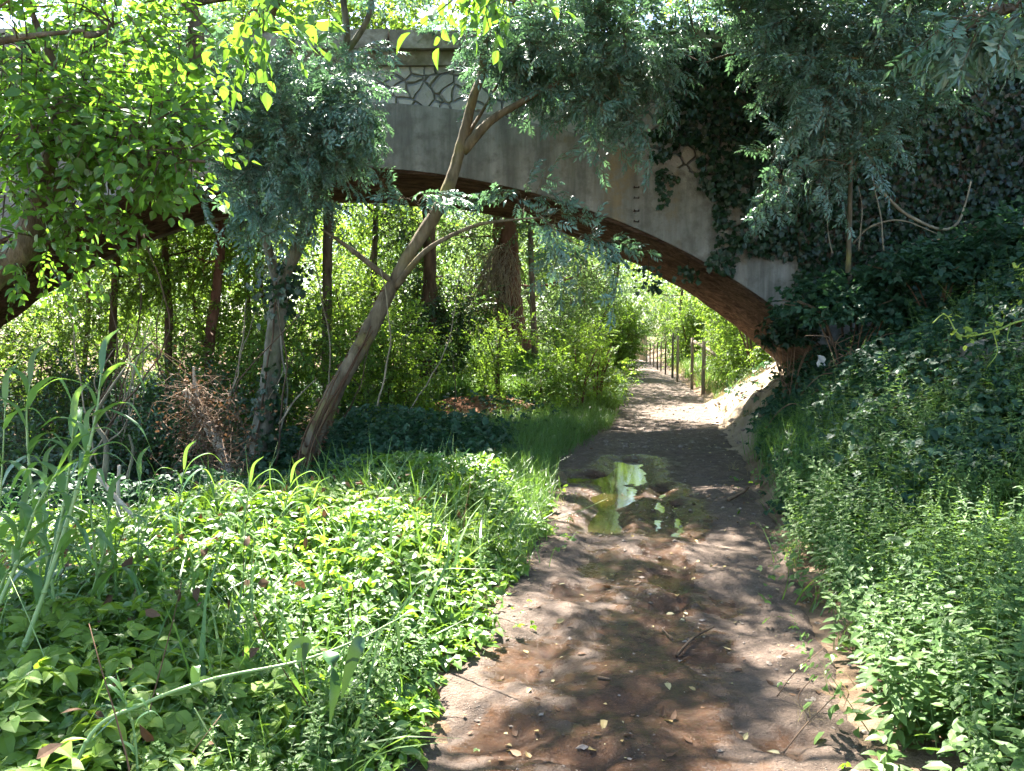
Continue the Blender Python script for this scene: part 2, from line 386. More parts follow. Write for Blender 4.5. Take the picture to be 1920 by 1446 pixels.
def spray(k, L, lt, size, ang=55, droop=.2, jit=.45):
    o = [strip((0, 0, 0), (0, L, -droop * L), .012 * L / .4)]
    for i in range(k):
        t = (i + .7) / k; sd_ = 1 if i % 2 else -1; a = R(ang + rng.normal() * 14)
        d = (sd_ * math.sin(a), math.cos(a), rng.normal() * .28 - .25)
        if i == k - 1: d = (rng.normal() * .2, 1, -.3)
        n = (rng.normal() * jit, rng.normal() * jit, 1)
        o.append(xf(lt[rng.integers(len(lt))], d, n, size * rng.uniform(.65, 1.15), (0, t * L, -droop * L * t * t)))
    return compose(o)
def pinnate(k, L, lt, size, droop=.25):
    o = [strip((0, 0, 0), (0, L, -droop * L), .01 * L / .2)]
    for i in range(k):
        t = .25 + .7 * i / (k - .5)
        for sd_ in (-1, 1):
            a = R(58 + rng.normal() * 8)
            o.append(xf(lt, (sd_ * math.sin(a), math.cos(a), -.12 + rng.normal() * .12), (rng.normal() * .25, rng.normal() * .25, 1), size * rng.uniform(.8, 1.1), (0, t * L, -droop * L * t * t)))
    o.append(xf(lt, (0, 1, -.4), (0, 0, 1), size * 1.1, (0, L, -droop * L)))
    return compose(o)
def inst(mb, temps, pos, d, n, sc):
    pos = np.asarray(pos); N = len(pos)
    if not N: return
    Rm = frame(np.broadcast_to(d, (N, 3)), np.broadcast_to(n, (N, 3))); sc = np.broadcast_to(sc, (N,))
    pick = rng.integers(len(temps), size=N)
    for k, t in enumerate(temps):
        s_ = np.where(pick == k)[0]
        if not len(s_): continue
        v = np.einsum('nij,vj->nvi', Rm[s_] * sc[s_, None, None], t['v']) + pos[s_, None]
        nv = t['v'].shape[0]
        f = t['f'][None] + (np.arange(len(s_)) * nv)[:, None, None]
        lr = rng.random((len(s_), t['l'].max() + 1))
        r = .5 * rng.random(len(s_))[:, None] + .5 * lr[:, t['l']]
        mb.add(v.reshape(-1, 3), f.reshape(-1, 3), r=r.ravel(), m=np.broadcast_to(t['m'], (len(s_), len(t['m']))).ravel(), smooth=False)
def rdir(N, out=None, a=1.0, z=0.0):
    d = rng.normal(size=(N, 3)) * a
    if out is not None: d = d + out
    d[:, 2] += z
    return d
def upn(N, j=.5): 
    n = rng.normal(size=(N, 3)) * j; n[:, 2] += 1; return n

LM = [leaf(2, .62, .25, .18), leaf(2, .55, .35, .28), leaf(2, .68, .15, .1)]
LH = [leaf(4, .62, .28, .2), leaf(4, .56, .4, .34), leaf(4, .68, .2, .12)]
LL = [leaf(1, .62, .25, .15), leaf(1, .55, .35, .25)]
LN = leaf(2, .38, .3, .25)
LN1 = leaf(1, .32, .3, .25)
S_POP = [spray(9, .42, LH, .105) for _ in range(5)]
S_POPS = [spray(6, .2, LH, .078, droop=.35) for _ in range(5)]
S_POP2 = [spray(9, .34, LH, .072, droop=.3) for _ in range(6)]
S_POPM = [spray(11, .5, LM, .095) for _ in range(5)]
S_BACK = [spray(12, .6, LL, .11) for _ in range(5)]
S_FAR = [spray(10, 1.0, LL, .26) for _ in range(4)]
LN2 = leaf(1, .34, .3, .25)
S_ASH = [pinnate(5, .22, LN2, .10) for _ in range(6)]
def ashbranch(L=.62, k=13):
    o = []; bend = rng.uniform(.15, .5); sw = rng.normal() * .15
    pt = lambda t: np.array([sw * L * t * t, t * L, -bend * L * t * t])
    for a_, b_ in ((0, .35), (.35, .7), (.7, 1)): o.append(strip(pt(a_), pt(b_), .010 * (1.1 - a_)))
    for i in range(k):
        t = .12 + .88 * i / (k - 1); sd_ = 1 if i % 2 else -1; a = R(52 + rng.normal() * 16) * (1 if t < .97 else .2)
        d = (sd_ * math.sin(a), math.cos(a), rng.normal() * .32 - .18 - bend * t * .7)
        o.append(xf(S_ASH[rng.integers(len(S_ASH))], d, (rng.normal() * .35, rng.normal() * .35, 1), rng.uniform(.65, 1.15) * (1 - .25 * t), pt(t)))
    return compose(o)
S_ASHS = [ashbranch(rng.uniform(.45, .75), rng.integers(10, 15)) for _ in range(9)]
def trefoil(sz=1.0):
    lt = LH[rng.integers(3)]; o = [strip((0, -.6, -.25), (0, 0, 0), .03)]
    for a, s_ in ((-62, .85), (62, .85), (0, 1.05)):
        o.append(xf(lt, (math.sin(R(a)), math.cos(R(a)), -.1 + rng.normal() * .15), (rng.normal() * .2, rng.normal() * .2, 1), s_, (0, 0, 0)))
    return compose(o)
T_TRE = [trefoil() for _ in range(6)]
def trefoil_lo():
    o = []
    for a, s_ in ((-62, .85), (62, .85), (0, 1.05)):
        o.append(xf(LM[rng.integers(3)], (math.sin(R(a)), math.cos(R(a)), -.1 + rng.normal() * .18), (rng.normal() * .25, rng.normal() * .25, 1), s_, (0, 0, 0)))
    return compose(o)
T_TREL = [trefoil_lo() for _ in range(6)]
T_IVY = [ivyleaf()]
def blade(h, bend, wd, seg=4):
    a = rng.random() * 6.28; dx, dy = math.cos(a), math.sin(a); v = []
    for i in range(seg + 1):
        t = i / seg; r_ = bend * h * t * t; z = h * (t - .35 * bend * t * t); ww = wd * (1 - t ** 1.6) * .5 + .0002
        v += [(dx * r_ - dy * ww, dy * r_ + dx * ww, z), (dx * r_ + dy * ww, dy * r_ - dx * ww, z)]
    f = []
    for i in range(seg): f += [(2 * i, 2 * i + 1, 2 * i + 3), (2 * i, 2 * i + 3, 2 * i + 2)]
    return dict(v=np.array(v), f=np.array(f), l=np.zeros(len(f), int), m=np.zeros(len(f), int))
def tuft(k=12, h=.35, spread=.05, wd=.007):
    o = []
    for _ in range(k):
        t = blade(h * rng.uniform(.5, 1.1), rng.uniform(.1, 1.0), wd * rng.uniform(.7, 1.3)); t['v'] = t['v'] + np.array([rng.normal() * spread, rng.normal() * spread, 0])
        o.append(t)
    return compose(o)
# tufts are z-up: swap to the y-axis convention of inst() (d = up)
def yup(t): v = t['v']; return dict(t, v=np.stack([v[:, 0], v[:, 2], -v[:, 1]], -1))
T_TUFT = [yup(tuft()) for _ in range(6)]
T_TUFTW = [yup(tuft(10, .4, .05, .012)) for _ in range(5)]
def weedplant(h=.6, k=26, lt=None, sz=.06, spike=True):
    o = []; lean = rng.normal(size=2) * .15
    pt = lambda t: np.array([lean[0] * h * t * t, t * h, lean[1] * h * t * t])
    o.append(strip(pt(0), pt(1), .008))
    for i in range(k):
        t = .12 + .83 * i / k; a = i * 2.4 + rng.normal() * .3
        d = (math.cos(a), .35 - .4 * rng.random(), math.sin(a)); s_ = sz * (1.25 - .8 * t) * rng.uniform(.7, 1.2)
        br = (1 - t) * h * .3 * rng.random(); q = pt(t) + np.array([math.cos(a) * br, br * .4, math.sin(a) * br])
        o.append(xf(lt[rng.integers(len(lt))], d, (0, 1, 0.01), s_, q))
    if spike:
        for i in range(22):
            t = .82 + .28 * i / 22; a = rng.random() * 6.28
            o.append(xf(LL[0], (math.cos(a), .5, math.sin(a)), (0, 1, .1), .016, pt(t)))
    return compose(o)
T_WEED = [weedplant(.6, 30, LM, .075) for _ in range(6)]
T_WEEDS = [weedplant(.45, 34, [LN], .085) for _ in range(4)]
T_DOCK = [weedplant(.4, 12, LH, .17, False) for _ in range(4)]

# ------------------------------------------------------------------ terrain
_py = np.array([-12, 0, 2.84, 6.3, 9.8, 14, 20, 35, 60, 100, 400.])
_px = np.array([-.5, .05, .45, 1.22, 1.75, 2.75, 3.9, 6.2, 9.4, 13, 40.])
_pw = np.array([.8, .8, .84, .92, 1.17, .95, 1.0, .8, .8, 1.1, 1.1])
def pc(y): return np.interp(y, _py, _px)
def pw(y): return np.interp(y, _py, _pw)
def H(x, y):
    x = np.asarray(x, float); y = np.asarray(y, float)
    d = x - pc(y); r = d - pw(y); l = -d - pw(y)
    rr = np.maximum(r, 0); ll = np.maximum(l, 0)
    near = 1 - sstep(4.5, 8, y)
    mid = sstep(4.5, 8, y) * (1 - sstep(16, 18.5, y))
    far = sstep(16, 18.5, y)
    bank_n = .06 * sstep(0, .5, rr) + .24 * np.maximum(rr - .4, 0)
    lip = .26 - .2 * sstep(8.5, 10.5, y)
    bank_m = lip * sstep(0, .45, rr) + .64 * np.maximum(rr - .15, 0) + .10 * sstep(.2, 1.4, rr) * sstep(9, 11, y)
    bank_f = .25 * sstep(0, .8, rr) + .5 * np.maximum(np.minimum(rr, 3.2) - .6, 0) * (1 - sstep(19, 23, y)) + .04 * rr
    h = near * np.minimum(bank_n, 2.6) + mid * np.minimum(bank_m, 5.2) + far * np.minimum(bank_f, 3)
    fl = .06 * sstep(0, .5, ll) - .22 * np.maximum(ll - 2.2, 0)
    fl = np.maximum(fl, -1.5 - .05 * sstep(5, 30, ll))
    back = sstep(13, 18, y)
    fl = fl * (1 - .75 * back)
    h = h + np.where(l > 0, fl, 0)
    h = h + 1.15 * np.exp(-(((x + .6) / 2.6) ** 2 + ((y - 21) / 3.6) ** 2)) * sstep(.1, 1.5, ll)
    h = h + .36 * np.exp(-(((x + 1.0) / 1.3) ** 2 + ((y - 15.4) / .9) ** 2))
    h = h + (.02 + .10 * sstep(.2, 2, rr) + .06 * sstep(.2, 2, ll)) * nz(np.stack([x, y], -1), 1.3)
    q_ = np.stack([x, y], -1); sb = sstep(9.5, 11, y) * (1 - sstep(19, 21, y)) * sstep(0, .3, rr); h = h + sb * (.08 * nz(q_ + 11, 2.1) + .05 * nz(q_ + 21, 5.5) + .03 * np.abs(nz(q_ + 31, 12))) + (.035 * nz(q_, 4.1) + .02 * nz(q_ + 5, 9.5)) * (sstep(.1, .5, rr) + .5 * sstep(.2, .8, ll)) * (y < 30)
    h = h + .02 * (y - 14) * sstep(14, 30, y) * .6
    return h

def axis(segs):
    o = [np.arange(a, b, st) for a, b, st in segs]; return np.concatenate(o + [[segs[-1][1]]])
gx = axis([(-260, -40, 20), (-40, -14, 2), (-14, 12, .1), (12, 40, 2), (40, 260, 20)])
gy = axis([(-40, -6, 4), (-6, 24, .1), (24, 60, 1), (60, 400, 20)])
X, Y = np.meshgrid(gx, gy, indexing='ij')
Z = H(X, Y) - .16 * (1 - sstep(-.28, -.08, np.abs(X - pc(Y)) - pw(Y))) * (Y < 70)
mb = MB(); mb.grid(np.stack([X, Y, Z], -1)[:, ::-1])
gnd = solo('ground', mb, M['ground'], None, None, kind='structure')
d_ = (X - pc(Y)) - pw(Y)
sand = (sstep(-.2, .1, d_) * (1 - sstep(2.2, 3.2, d_)) * sstep(9.5, 11, Y) * (1 - sstep(18, 21, Y)))
red = np.exp(-(((X + 1.0) / 1.3) ** 2 + ((Y - 15.2) / 1.3) ** 2) * 1.0)
for nm, arr in (('sand', sand), ('red', np.clip(red * 1.4, 0, 1))):
    a = gnd.data.attributes.new(nm, 'FLOAT', 'POINT'); a.data.foreach_set('value', arr[:, ::-1].astype(np.float32).ravel())

# path strip with hollows
HOL = []
def hollow(px, py, hw, hl, dep, ang=0.0):
    c = G(px, py); Yd = c[1]
    sy = (G(px, py - hl)[1] - G(px, py + hl)[1]) / 2
    HOL.append((c[0], c[1], hw / F * Yd, sy, dep, ang))
for h_ in [(1245, 1045, 32, 24, .052), (1262, 1085, 34, 22, .052), (1262, 1135, 28, 20, .052), (1140, 1050, 60, 34, .03),
           (1085, 1115, 46, 20, .036), (1010, 1220, 60, 22, .03), (1230, 1180, 40, 14, .03), (1360, 1135, 40, 14, .03), (950, 1250, 44, 20, .03),
           (930, 1380, 90, 40, .028), (1150, 1330, 90, 18, .025), (1480, 1395, 70, 20, .03), (1080, 1420, 60, 22, .03), (1310, 1225, 50, 14, .025)]: hollow(*h_)
PUD = [np.array([G(*q)[:2] for q in pl]) for pl in (
    [(1152, 858), (1207, 858), (1214, 902), (1186, 936), (1176, 960), (1152, 990), (1102, 994), (1112, 950), (1122, 906), (1046, 902), (1052, 886), (1140, 884)],
    [(1228, 914), (1250, 912), (1252, 958), (1242, 994), (1220, 988)], [(1258, 938), (1272, 940), (1290, 984), (1287, 1000), (1256, 1000)])]
def psd(x, y, pl):
    ins = np.zeros(x.shape, bool); dm = np.full(x.shape, 9.0); n = len(pl)
    for i in range(n):
        a, b = pl[i], pl[(i + 1) % n]; ab = b - a
        t = np.clip(((x - a[0]) * ab[0] + (y - a[1]) * ab[1]) / (ab @ ab), 0, 1)
        dm = np.minimum(dm, np.hypot(x - a[0] - t * ab[0], y - a[1] - t * ab[1]))
        c = ((a[1] > y) != (b[1] > y)) & (x < ab[0] * (y - a[1]) / (ab[1] + 1e-12) + a[0]); ins ^= c
    return np.where(ins, dm, -dm)
def hsum(x, y):
    o = np.zeros_like(x)
    q = np.stack([x, y], -1)
    wx = .05 * nz(q, 6) + .03 * nz(q + 3, 15); wy = .09 * nz(q + 7, 5) + .05 * nz(q + 13, 13)
    for cx, cyy, sx, sy, dep, an in HOL:
        r2 = ((x + wx - cx) / (sx * 1.15)) ** 2 + ((y + wy - cyy) / (sy * 1.15)) ** 2
        o = np.maximum(o, dep * np.exp(-r2 ** 1.6))
    for pl in PUD:
        sd = psd(x + .3 * wx, y + .5 * wy, pl); o = np.maximum(o, .085 * sstep(-.17, .13, sd))
    return o
def ZP(x, y):
    d = x - pc(y); u = np.abs(d) / pw(y)
    q = np.stack([x, y], -1)
    z = H(x, y) - hsum(x, y)
    z = z + .02 * nz(q, 3.2) + .013 * nz(q + 4, 7) + .008 * np.abs(nz(q + 9, 15)) + .005 * nz(q + 2, 33)
    rut = np.exp(-((d - .42) / .16) ** 2) + np.exp(-((d + .48) / .16) ** 2)
    z = z - .02 * rut * (.6 + .4 * nz(q, .7)) + .012
    z = z - .22 * sstep(1.03, 1.28, u + .05 * nz(q, 2.2))
    return z
yy = axis([(-3, 1.5, .12), (1.5, 6, .018), (6, 13, .03), (13, 24, .08), (24, 80, .5)])
uu = np.linspace(-1.3, 1.3, 120)
U_, YY = np.meshgrid(uu, yy, indexing='ij')
XX = pc(YY) + U_ * pw(YY)
ZZ = ZP(XX, YY)
mb = MB(); mb.grid(np.stack([XX, YY, ZZ], -1)[:, ::-1])
pth = solo('path', mb, M['path'], None, None, kind='structure')
wet = np.clip(hsum(XX, YY) / .035, 0, 1) * .6 + .40 * (1 - sstep(3.3, 6.2, YY)) * (1 - sstep(.45, .95, np.abs(U_ + .15))) + .18
sdm = np.maximum.reduce([psd(XX, YY, pl) for pl in PUD]); wet = wet + .8 * sstep(-.35, -.05, sdm) + .45 * np.exp(-((XX - np.interp(YY, [2, 4, 6, 7], [.35, .75, 1.2, 1.35])) / .28) ** 2) * (YY < 7)
wet = wet + .3 * sstep(6, 7, YY) * (1 - sstep(9.6, 10.6, YY)) * (1 - sstep(.2, .75, np.abs(U_ + .1)))
a = pth.data.attributes.new('wet', 'FLOAT', 'POINT'); a.data.foreach_set('value', wet[:, ::-1].astype(np.float32).ravel())
# water in the hollows
yy = np.arange(3.6, 11.2, .05); U_, YY = np.meshgrid(np.linspace(-.93, .8, 50), yy, indexing='ij'); XX = pc(YY) + U_ * pw(YY)
mb = MB(); mb.grid(np.stack([XX, YY, np.full_like(XX, -.052) + .018 * (1 - sstep(5.6, 6.3, YY))], -1)[:, ::-1])
wat = solo('puddle', mb, M['water'], None, None, kind='structure')
a = wat.data.attributes.new('rip', 'FLOAT', 'POINT'); a.data.foreach_set('value', (1 - sstep(5.6, 6.4, YY))[:, ::-1].astype(np.float32).ravel())
# river glimpsed below the bank
mb = MB(); mb.grid(np.array([[(-60, -10, -1.32), (-7.2, -10, -1.32)], [(-60, 13.5, -1.32), (-7.2, 13.5, -1.32)]], float)[:, ::-1])
riv = solo('river', mb, M['water'], None, None, kind='structure')

def onground(xy): return np.array([xy[0], xy[1], float(H(xy[0], xy[1]))])

# ------------------------------------------------------------------ sunbeams (gaps in the leaves)
BEAMS = [(np.array([-1.15, 3.75, .35]), .4), (np.array([-.9, 3.4, .35]), .45), (np.array([-.7, 3.1, .35]), .45), (np.array([-.45, 2.85, .35]), .4), (np.array([-.5, 3.5, .35]), .35),
         (G(450, 1095, .4), .42), (G(570, 1130, .4), .5), (G(670, 1175, .4), .5), (G(760, 1225, .38), .42), (G(560, 1075, .35), .25),
         (G(860, 1020, .3), .22), (np.array([4.3, 16.4, .8]), 1.5), (np.array([5.2, 17.6, 1.4]), 1.5), (np.array([3.6, 15.4, .2]), .8),
         (P(640, 770, 9.6), .35), (P(595, 770, 9.6), .3), (P(350, 900, 4.5), .4), (P(500, 930, 4.8), .4), (P(930, 730, 16), .6), (P(480, 90, 2.9), .35), (P(850, 70, 2.7), .4),
         (P(1580, 560, 9), .3), (P(1670, 700, 8.6), .15), (G(1620, 1380, .2), .25),
         (P(1600, 1140, 3.6), .22), (P(1740, 1230, 3.3), .22), (P(1860, 1060, 4.2), .2), (P(1640, 1300, 2.9), .15)]
def shaded_ok(p, grow=.3):
    """False for points that stand in a sunbeam"""
    ok = np.ones(len(p), bool)
    for c, r_ in BEAMS:
        q = p - c; t = q @ SUN
        dd = np.linalg.norm(q - t[:, None] * SUN, axis=1)
        ok &= ~((dd < r_ + grow + .1 * nz(p, 3)) & (t > .45))
    return ok

# ------------------------------------------------------------------ trees
def tree(name, label, cat, trunk, tr, limbs, blobs, temps, lm, bm, group=None, clip=None, lr=.03, sides=10, gap=-.35, beam=True, droop=-.1, root=None, gscale=1.6):
    trunk = spline(trunk, 7); base = trunk[0].copy()
    root = thing(name, label, cat, base, group)
    t = rough(trunk, tr[0] * .1, 1.3); t[0] = base
    mbt = MB(); rad = lerpr(tr, len(t)) * (1 + .12 * nz(t, 4)); rad[:3] *= np.array([1.22, 1.1, 1.04]); mbt.tube(spline(t, 3), np.interp(np.linspace(0, 1, len(t) * 3 - 2), np.linspace(0, 1, len(t)), rad), sides * 2, lump=.13)
    part('trunk', mbt, bm, root, base)
    sk = [t[len(t) // 3:]]
    for pts, rr in limbs:
        q = rough(spline(pts, 7), rr[0] * .4, 2); mbl = MB(); mbl.tube(q, lerpr(rr, len(q)), 9, lump=.12); part('limb', mbl, bm, root, base); sk.append(q)
    sk = np.concatenate(sk)
    mbc = MB()
    if temps is S_ASHS: blobs = [(b_[0], b_[1], max(3, int(b_[2] * .62))) for b_ in blobs]
    for bl in blobs:
        c, rad, n = np.asarray(bl[0], float), np.asarray(bl[1], float), bl[2]; sc = bl[3] if len(bl) > 3 else 1.0
        v = rng.normal(size=(n, 3)); v /= np.linalg.norm(v, axis=1)[:, None]
        v = v * (rng.random(n) ** (1 / 2.3))[:, None]
        p = c + v * rad * (1 + .42 * nz(v * 1.6 + c, 1.8))[:, None]
        keep = nz(p + c, gscale) > gap
        if beam:
            a_, b_, d_ = proj(p); keep &= shaded_ok(p) | ((name == 'broad_leaved_tree') & (d_ > 0) & (a_ > -40) & (a_ < 365) & (b_ > -20))
        if clip is not None:
            a_, b_, d_ = proj(p); keep &= ~clip(a_, b_, d_)
        p = p[keep]; v = v[keep]
        if not len(p): continue
        inst(mbc, temps, p, rdir(len(p), v * (.9 if temps is S_ASHS else 1.2), .6, droop), upn(len(p), .45), sc * rng.uniform(.75, 1.2, len(p)))
        i = np.argmin(np.linalg.norm(sk - c, axis=1) + .6 * np.maximum(0, sk[:, 2] - c[2])); s0 = sk[i]
        md = (s0 + c) / 2 + np.array([0, 0, -.08 * np.linalg.norm(c - s0)])
        q = rough(spline([s0, md, c], 5), .03, 3); lk = .35 if temps is S_ASHS else 1.0; mbc.tube(q, lerpr([lr * lk, lr * .45 * lk], len(q)), 5, m=1)
        tg = p[rng.integers(len(p), size=max(3, len(p) // 10))]
        for e in tg:
            s1 = q[rng.integers(len(q) // 2, len(q))]
            b = rough(spline([s1, (s1 + e) / 2 + np.array([0, 0, .06]), e], 3), .03, 3)
            mbc.tube(b, lerpr([lr * .35 * lk, .003], len(b)), 3, m=1)
    part('crown', mbc, [lm, bm], root, base)
    return root

def vb(px, py, Yd, rx, ry, rz, n, *s): return (P(px, py, Yd), (rx * Yd / F, ry, rz * Yd / F), n, *s)

# view-clearing: pruned so the arch face and path stay open
def clipA(a, b, d): return (b > 330) & (a > 640) & (a < 1330) & (d > 0) & ~((b < 430) & (a < 1080))
inframe = lambda a, b, d: (d > 0) & (a > -60) & (a < 1980) & (b > 10)

# leaning ash in front of the arch
lean = [P(548, 925, 9.6) - [0, 0, .15], P(600, 790, 9.6), P(692, 620, 9.7), P(760, 490, 9.8), P(832, 375, 9.9), P(866, 270, 10), P(886, 190, 10), P(908, 110, 10.1), P(905, -60, 10.2), P(880, -220, 10.2)]
tree('leaning_ash_tree', 'leaning ash trunk with peeling bark crossing the arch face, forked above with blue green leaves', 'tree', lean, [.118, .105, .095, .086, .076, .068, .06, .052, .045, .03],
     [([P(866, 285, 10), P(925, 225, 9.9), P(1000, 180, 9.9), P(1090, 130, 9.9)], [.07, .055, .035, .02]),
      ([P(866, 270, 10), P(905, 210, 10.2), P(960, 110, 10.4)], [.035, .02, .012]),
      ([P(740, 540, 9.75), P(800, 470, 9.4), P(900, 420, 9.3), P(1010, 410, 9.2)], [.045, .03, .02, .01]),
      ([P(745, 535, 9.75), P(660, 470, 9.6), P(600, 430, 9.5)], [.04, .03, .012])],
     [vb(1040, 95, 10.0, 130, .6, 46, 210), vb(1130, 140, 9.9, 70, .5, 48, 140), vb(950, 70, 10.1, 50, .5, 34, 70), vb(1165, 95, 10.1, 56, .5, 45, 90), vb(1192, 220, 9.9, 22, .3, 30, 26), vb(1110, 195, 9.9, 44, .3, 16, 26),
      vb(770, 375, 9.6, 50, .25, 10, 9), vb(880, 385, 9.6, 70, .25, 10, 10), vb(985, 370, 9.6, 50, .25, 14, 10), vb(1040, 400, 9.5, 40, .25, 16, 9), vb(1110, 470, 9.5, 34, .3, 26, 8), vb(1060, 430, 9.5, 34, .3, 22, 8),
      (P(900, -160, 9.6), (2.6, 1.8, .9), 160), (P(1150, -260, 9.0), (2.2, 2, .9), 110), (P(650, -300, 8.6), (2.0, 2, .9), 90)],
     S_ASHS, M['ash'], M['barkmoss'], lr=.028, beam=True, gap=-.12, gscale=2.6)
# ivy-clad twin-stem ash
tw = [P(478, 895, 10) - [0, 0, .2], P(492, 800, 10), P(508, 690, 10), P(520, 580, 10), P(525, 530, 10)]
tree('twin_stem_ash_tree', 'pale forked ash trunk wrapped with ivy and holding dark blue leaves against the arch', 'tree', tw, [.14, .125, .11, .105, .10],
     [([P(525, 540, 10), P(500, 460, 9.9), P(492, 420, 9.8), P(470, 330, 9.6), P(440, 240, 9.5)], [.075, .06, .05, .04, .025]),
      ([P(525, 540, 10), P(555, 470, 10), P(580, 400, 10), P(600, 290, 10), P(625, 180, 10), P(650, 90, 10), P(640, -60, 10)], [.085, .08, .07, .06, .055, .045, .035]),
      ([P(648, 100, 10), P(690, 30, 10), P(700, -50, 10)], [.04, .035, .03]),
      ([P(590, 350, 10), P(640, 300, 9.8), P(700, 230, 9.7)], [.03, .02, .01])],
     [vb(560, 185, 9.6, 110, .5, 55, 190), vb(625, 185, 9.6, 55, .4, 50, 95), vb(480, 215, 9.5, 60, .5, 70, 120), vb(640, 255, 9.6, 48, .4, 38, 75), vb(590, 310, 9.5, 75, .4, 40, 100), vb(530, 280, 9.5, 60, .4, 50, 90), vb(452, 375, 9.3, 34, .3, 42, 48), vb(610, 385, 9.6, 34, .3, 18, 16), vb(540, 360, 9.5, 45, .3, 24, 30), vb(685, 215, 9.7, 18, .3, 24, 12),
      vb(460, 135, 9.6, 90, .4, 34, 70), vb(590, 105, 9.6, 60, .4, 28, 40), vb(400, 190, 9.4, 60, .4, 60, 60), vb(330, 130, 9.3, 90, .4, 50, 80), vb(390, 300, 9.3, 40, .4, 50, 36), (P(560, -200, 9.2), (2.4, 1.8, .9), 120), (P(300, -140, 9.0), (2.0, 1.6, .8), 130)],
     S_ASHS, M['ash'], M['barkpale'], lr=.025, gap=-.12, gscale=2.6)

# broad-leaved tree rooted outside the frame, boughs reaching in
clipC = lambda a, b, d: (d > 0) & (((a > 400) & (b > 40)) | (b > 600) | ((a > 275) & (b > 335)))
trC = [np.array([-4.3, 4.6, -.5]), np.array([-4.05, 4.8, .8]), P(-60, 560, 5), P(35, 470, 5.0), P(70, 400, 5.0), P(190, 265, 5), P(318, 165, 5), P(365, 40, 5), np.array([-2.5, 5.1, 4.6]), np.array([-3.1, 5.2, 5.9])]
tree('broad_leaved_tree', 'leaning tree with large sunlit yellow green leaves hiding one haunch of the bridge', 'tree', trC, [.16, .14, .11, .085, .07, .055, .05, .045, .04, .03],
     [([P(70, 400, 5), P(110, 180, 4.6), P(60, 20, 4.4)], [.05, .03, .015]), ([P(-20, 80, 4.2), P(60, 66, 4.2), P(160, 55, 4.3)], [.022, .015, .008])],
     [vb(130, 250, 4.6, 150, .7, 75, 150), vb(260, 230, 4.5, 110, .6, 60, 110), vb(60, 130, 4.5, 130, .7, 80, 135), vb(330, 270, 4.4, 80, .5, 40, 62), vb(90, 350, 4.8, 130, .6, 60, 60), vb(220, 420, 5.0, 90, .6, 55, 33), vb(60, 470, 5.0, 80, .5, 60, 31),
      vb(380, 300, 4.2, 45, .3, 25, 14), vb(210, 40, 4.6, 130, .6, 60, 50), vb(350, 80, 5, 60, .5, 80, 50), vb(240, 330, 5.2, 120, .5, 50, 45), vb(400, 250, 5, 60, .4, 50, 44), vb(150, 150, 5.5, 180, .5, 120, 230),
      *[(np.array(c_), (2.1, 2.1, .8), n_, 1.1) for c_, n_ in (((-2.2, 5.0, 5.4), 330), ((-4.6, 5.6, 5.6), 330), ((-6.4, 7.8, 6.3), 300), ((-3.4, 7.6, 6.6), 300), ((-.6, 7.0, 6.8), 330), ((-5, 3.4, 5.2), 250), ((-2.6, 2.6, 5.0), 250), ((.6, 9.0, 7.6), 220), ((1.6, 6.4, 6.2), 260), ((2.9, 7.6, 6.6), 240), ((.1, 5.0, 5.6), 260), ((3.4, 5.6, 5.9), 260), ((-.2, 8.4, 7.2), 340), ((1.3, 8.6, 7.3), 320), ((.2, 6.2, 6.3), 300), ((.6, 10.2, 8.3), 260), ((2.6, 9.4, 7.7), 300), ((1.2, 4.4, 5.6), 220), ((.3, 7.6, 7.0), 260), ((-.5, 5.8, 5.7), 230), ((1.8, 5.2, 5.5), 280), ((3.0, 4.6, 5.4), 260))]],  # overhead lobes out of view, added to keep sun off path and brambles
     S_POP2, M['poplar'], M['bark'], clip=clipC, lr=.02, gap=-.5)

clipD = lambda a, b, d: (d > 0) & (((b > 85) & (a > 400)) | ((b > 18) & (a > 640)))
tree('overhanging_tree', 'tall tree sending a low bough of big translucent leaves across the top of the arch', 'tree',
     [np.array([-3.4, .6, -.1]), np.array([-3.2, .9, 1.6]), np.array([-2.6, 1.4, 3.0]), np.array([-1.8, 2.0, 4.2]), np.array([-1.2, 2.6, 5.4])], [.2, .17, .14, .10, .05],
     [([np.array([-2.4, 1.6, 3.3]), P(480, -60, 2.8), P(600, -45, 2.7), P(900, -30, 2.7)], [.05, .03, .018, .008])],
     [vb(490, 55, 3.0, 75, .18, 34, 15, .95), vb(540, -10, 2.9, 110, .2, 40, 12, .95), vb(900, -20, 2.7, 60, .15, 20, 9, .95), vb(960, 10, 2.7, 40, .12, 20, 6, .95),       (np.array([-.6, 3.2, 5.0]), (2.0, 1.6, .7), 150), (np.array([.8, 4.2, 5.6]), (2.0, 1.7, .7), 160), (np.array([-1.6, 1.2, 4.8]), (1.6, 1.6, .7), 110)],
     S_POPS, M['poplar'], M['bark'], clip=clipD, lr=.015, gap=-.9, droop=-.45, beam=True)

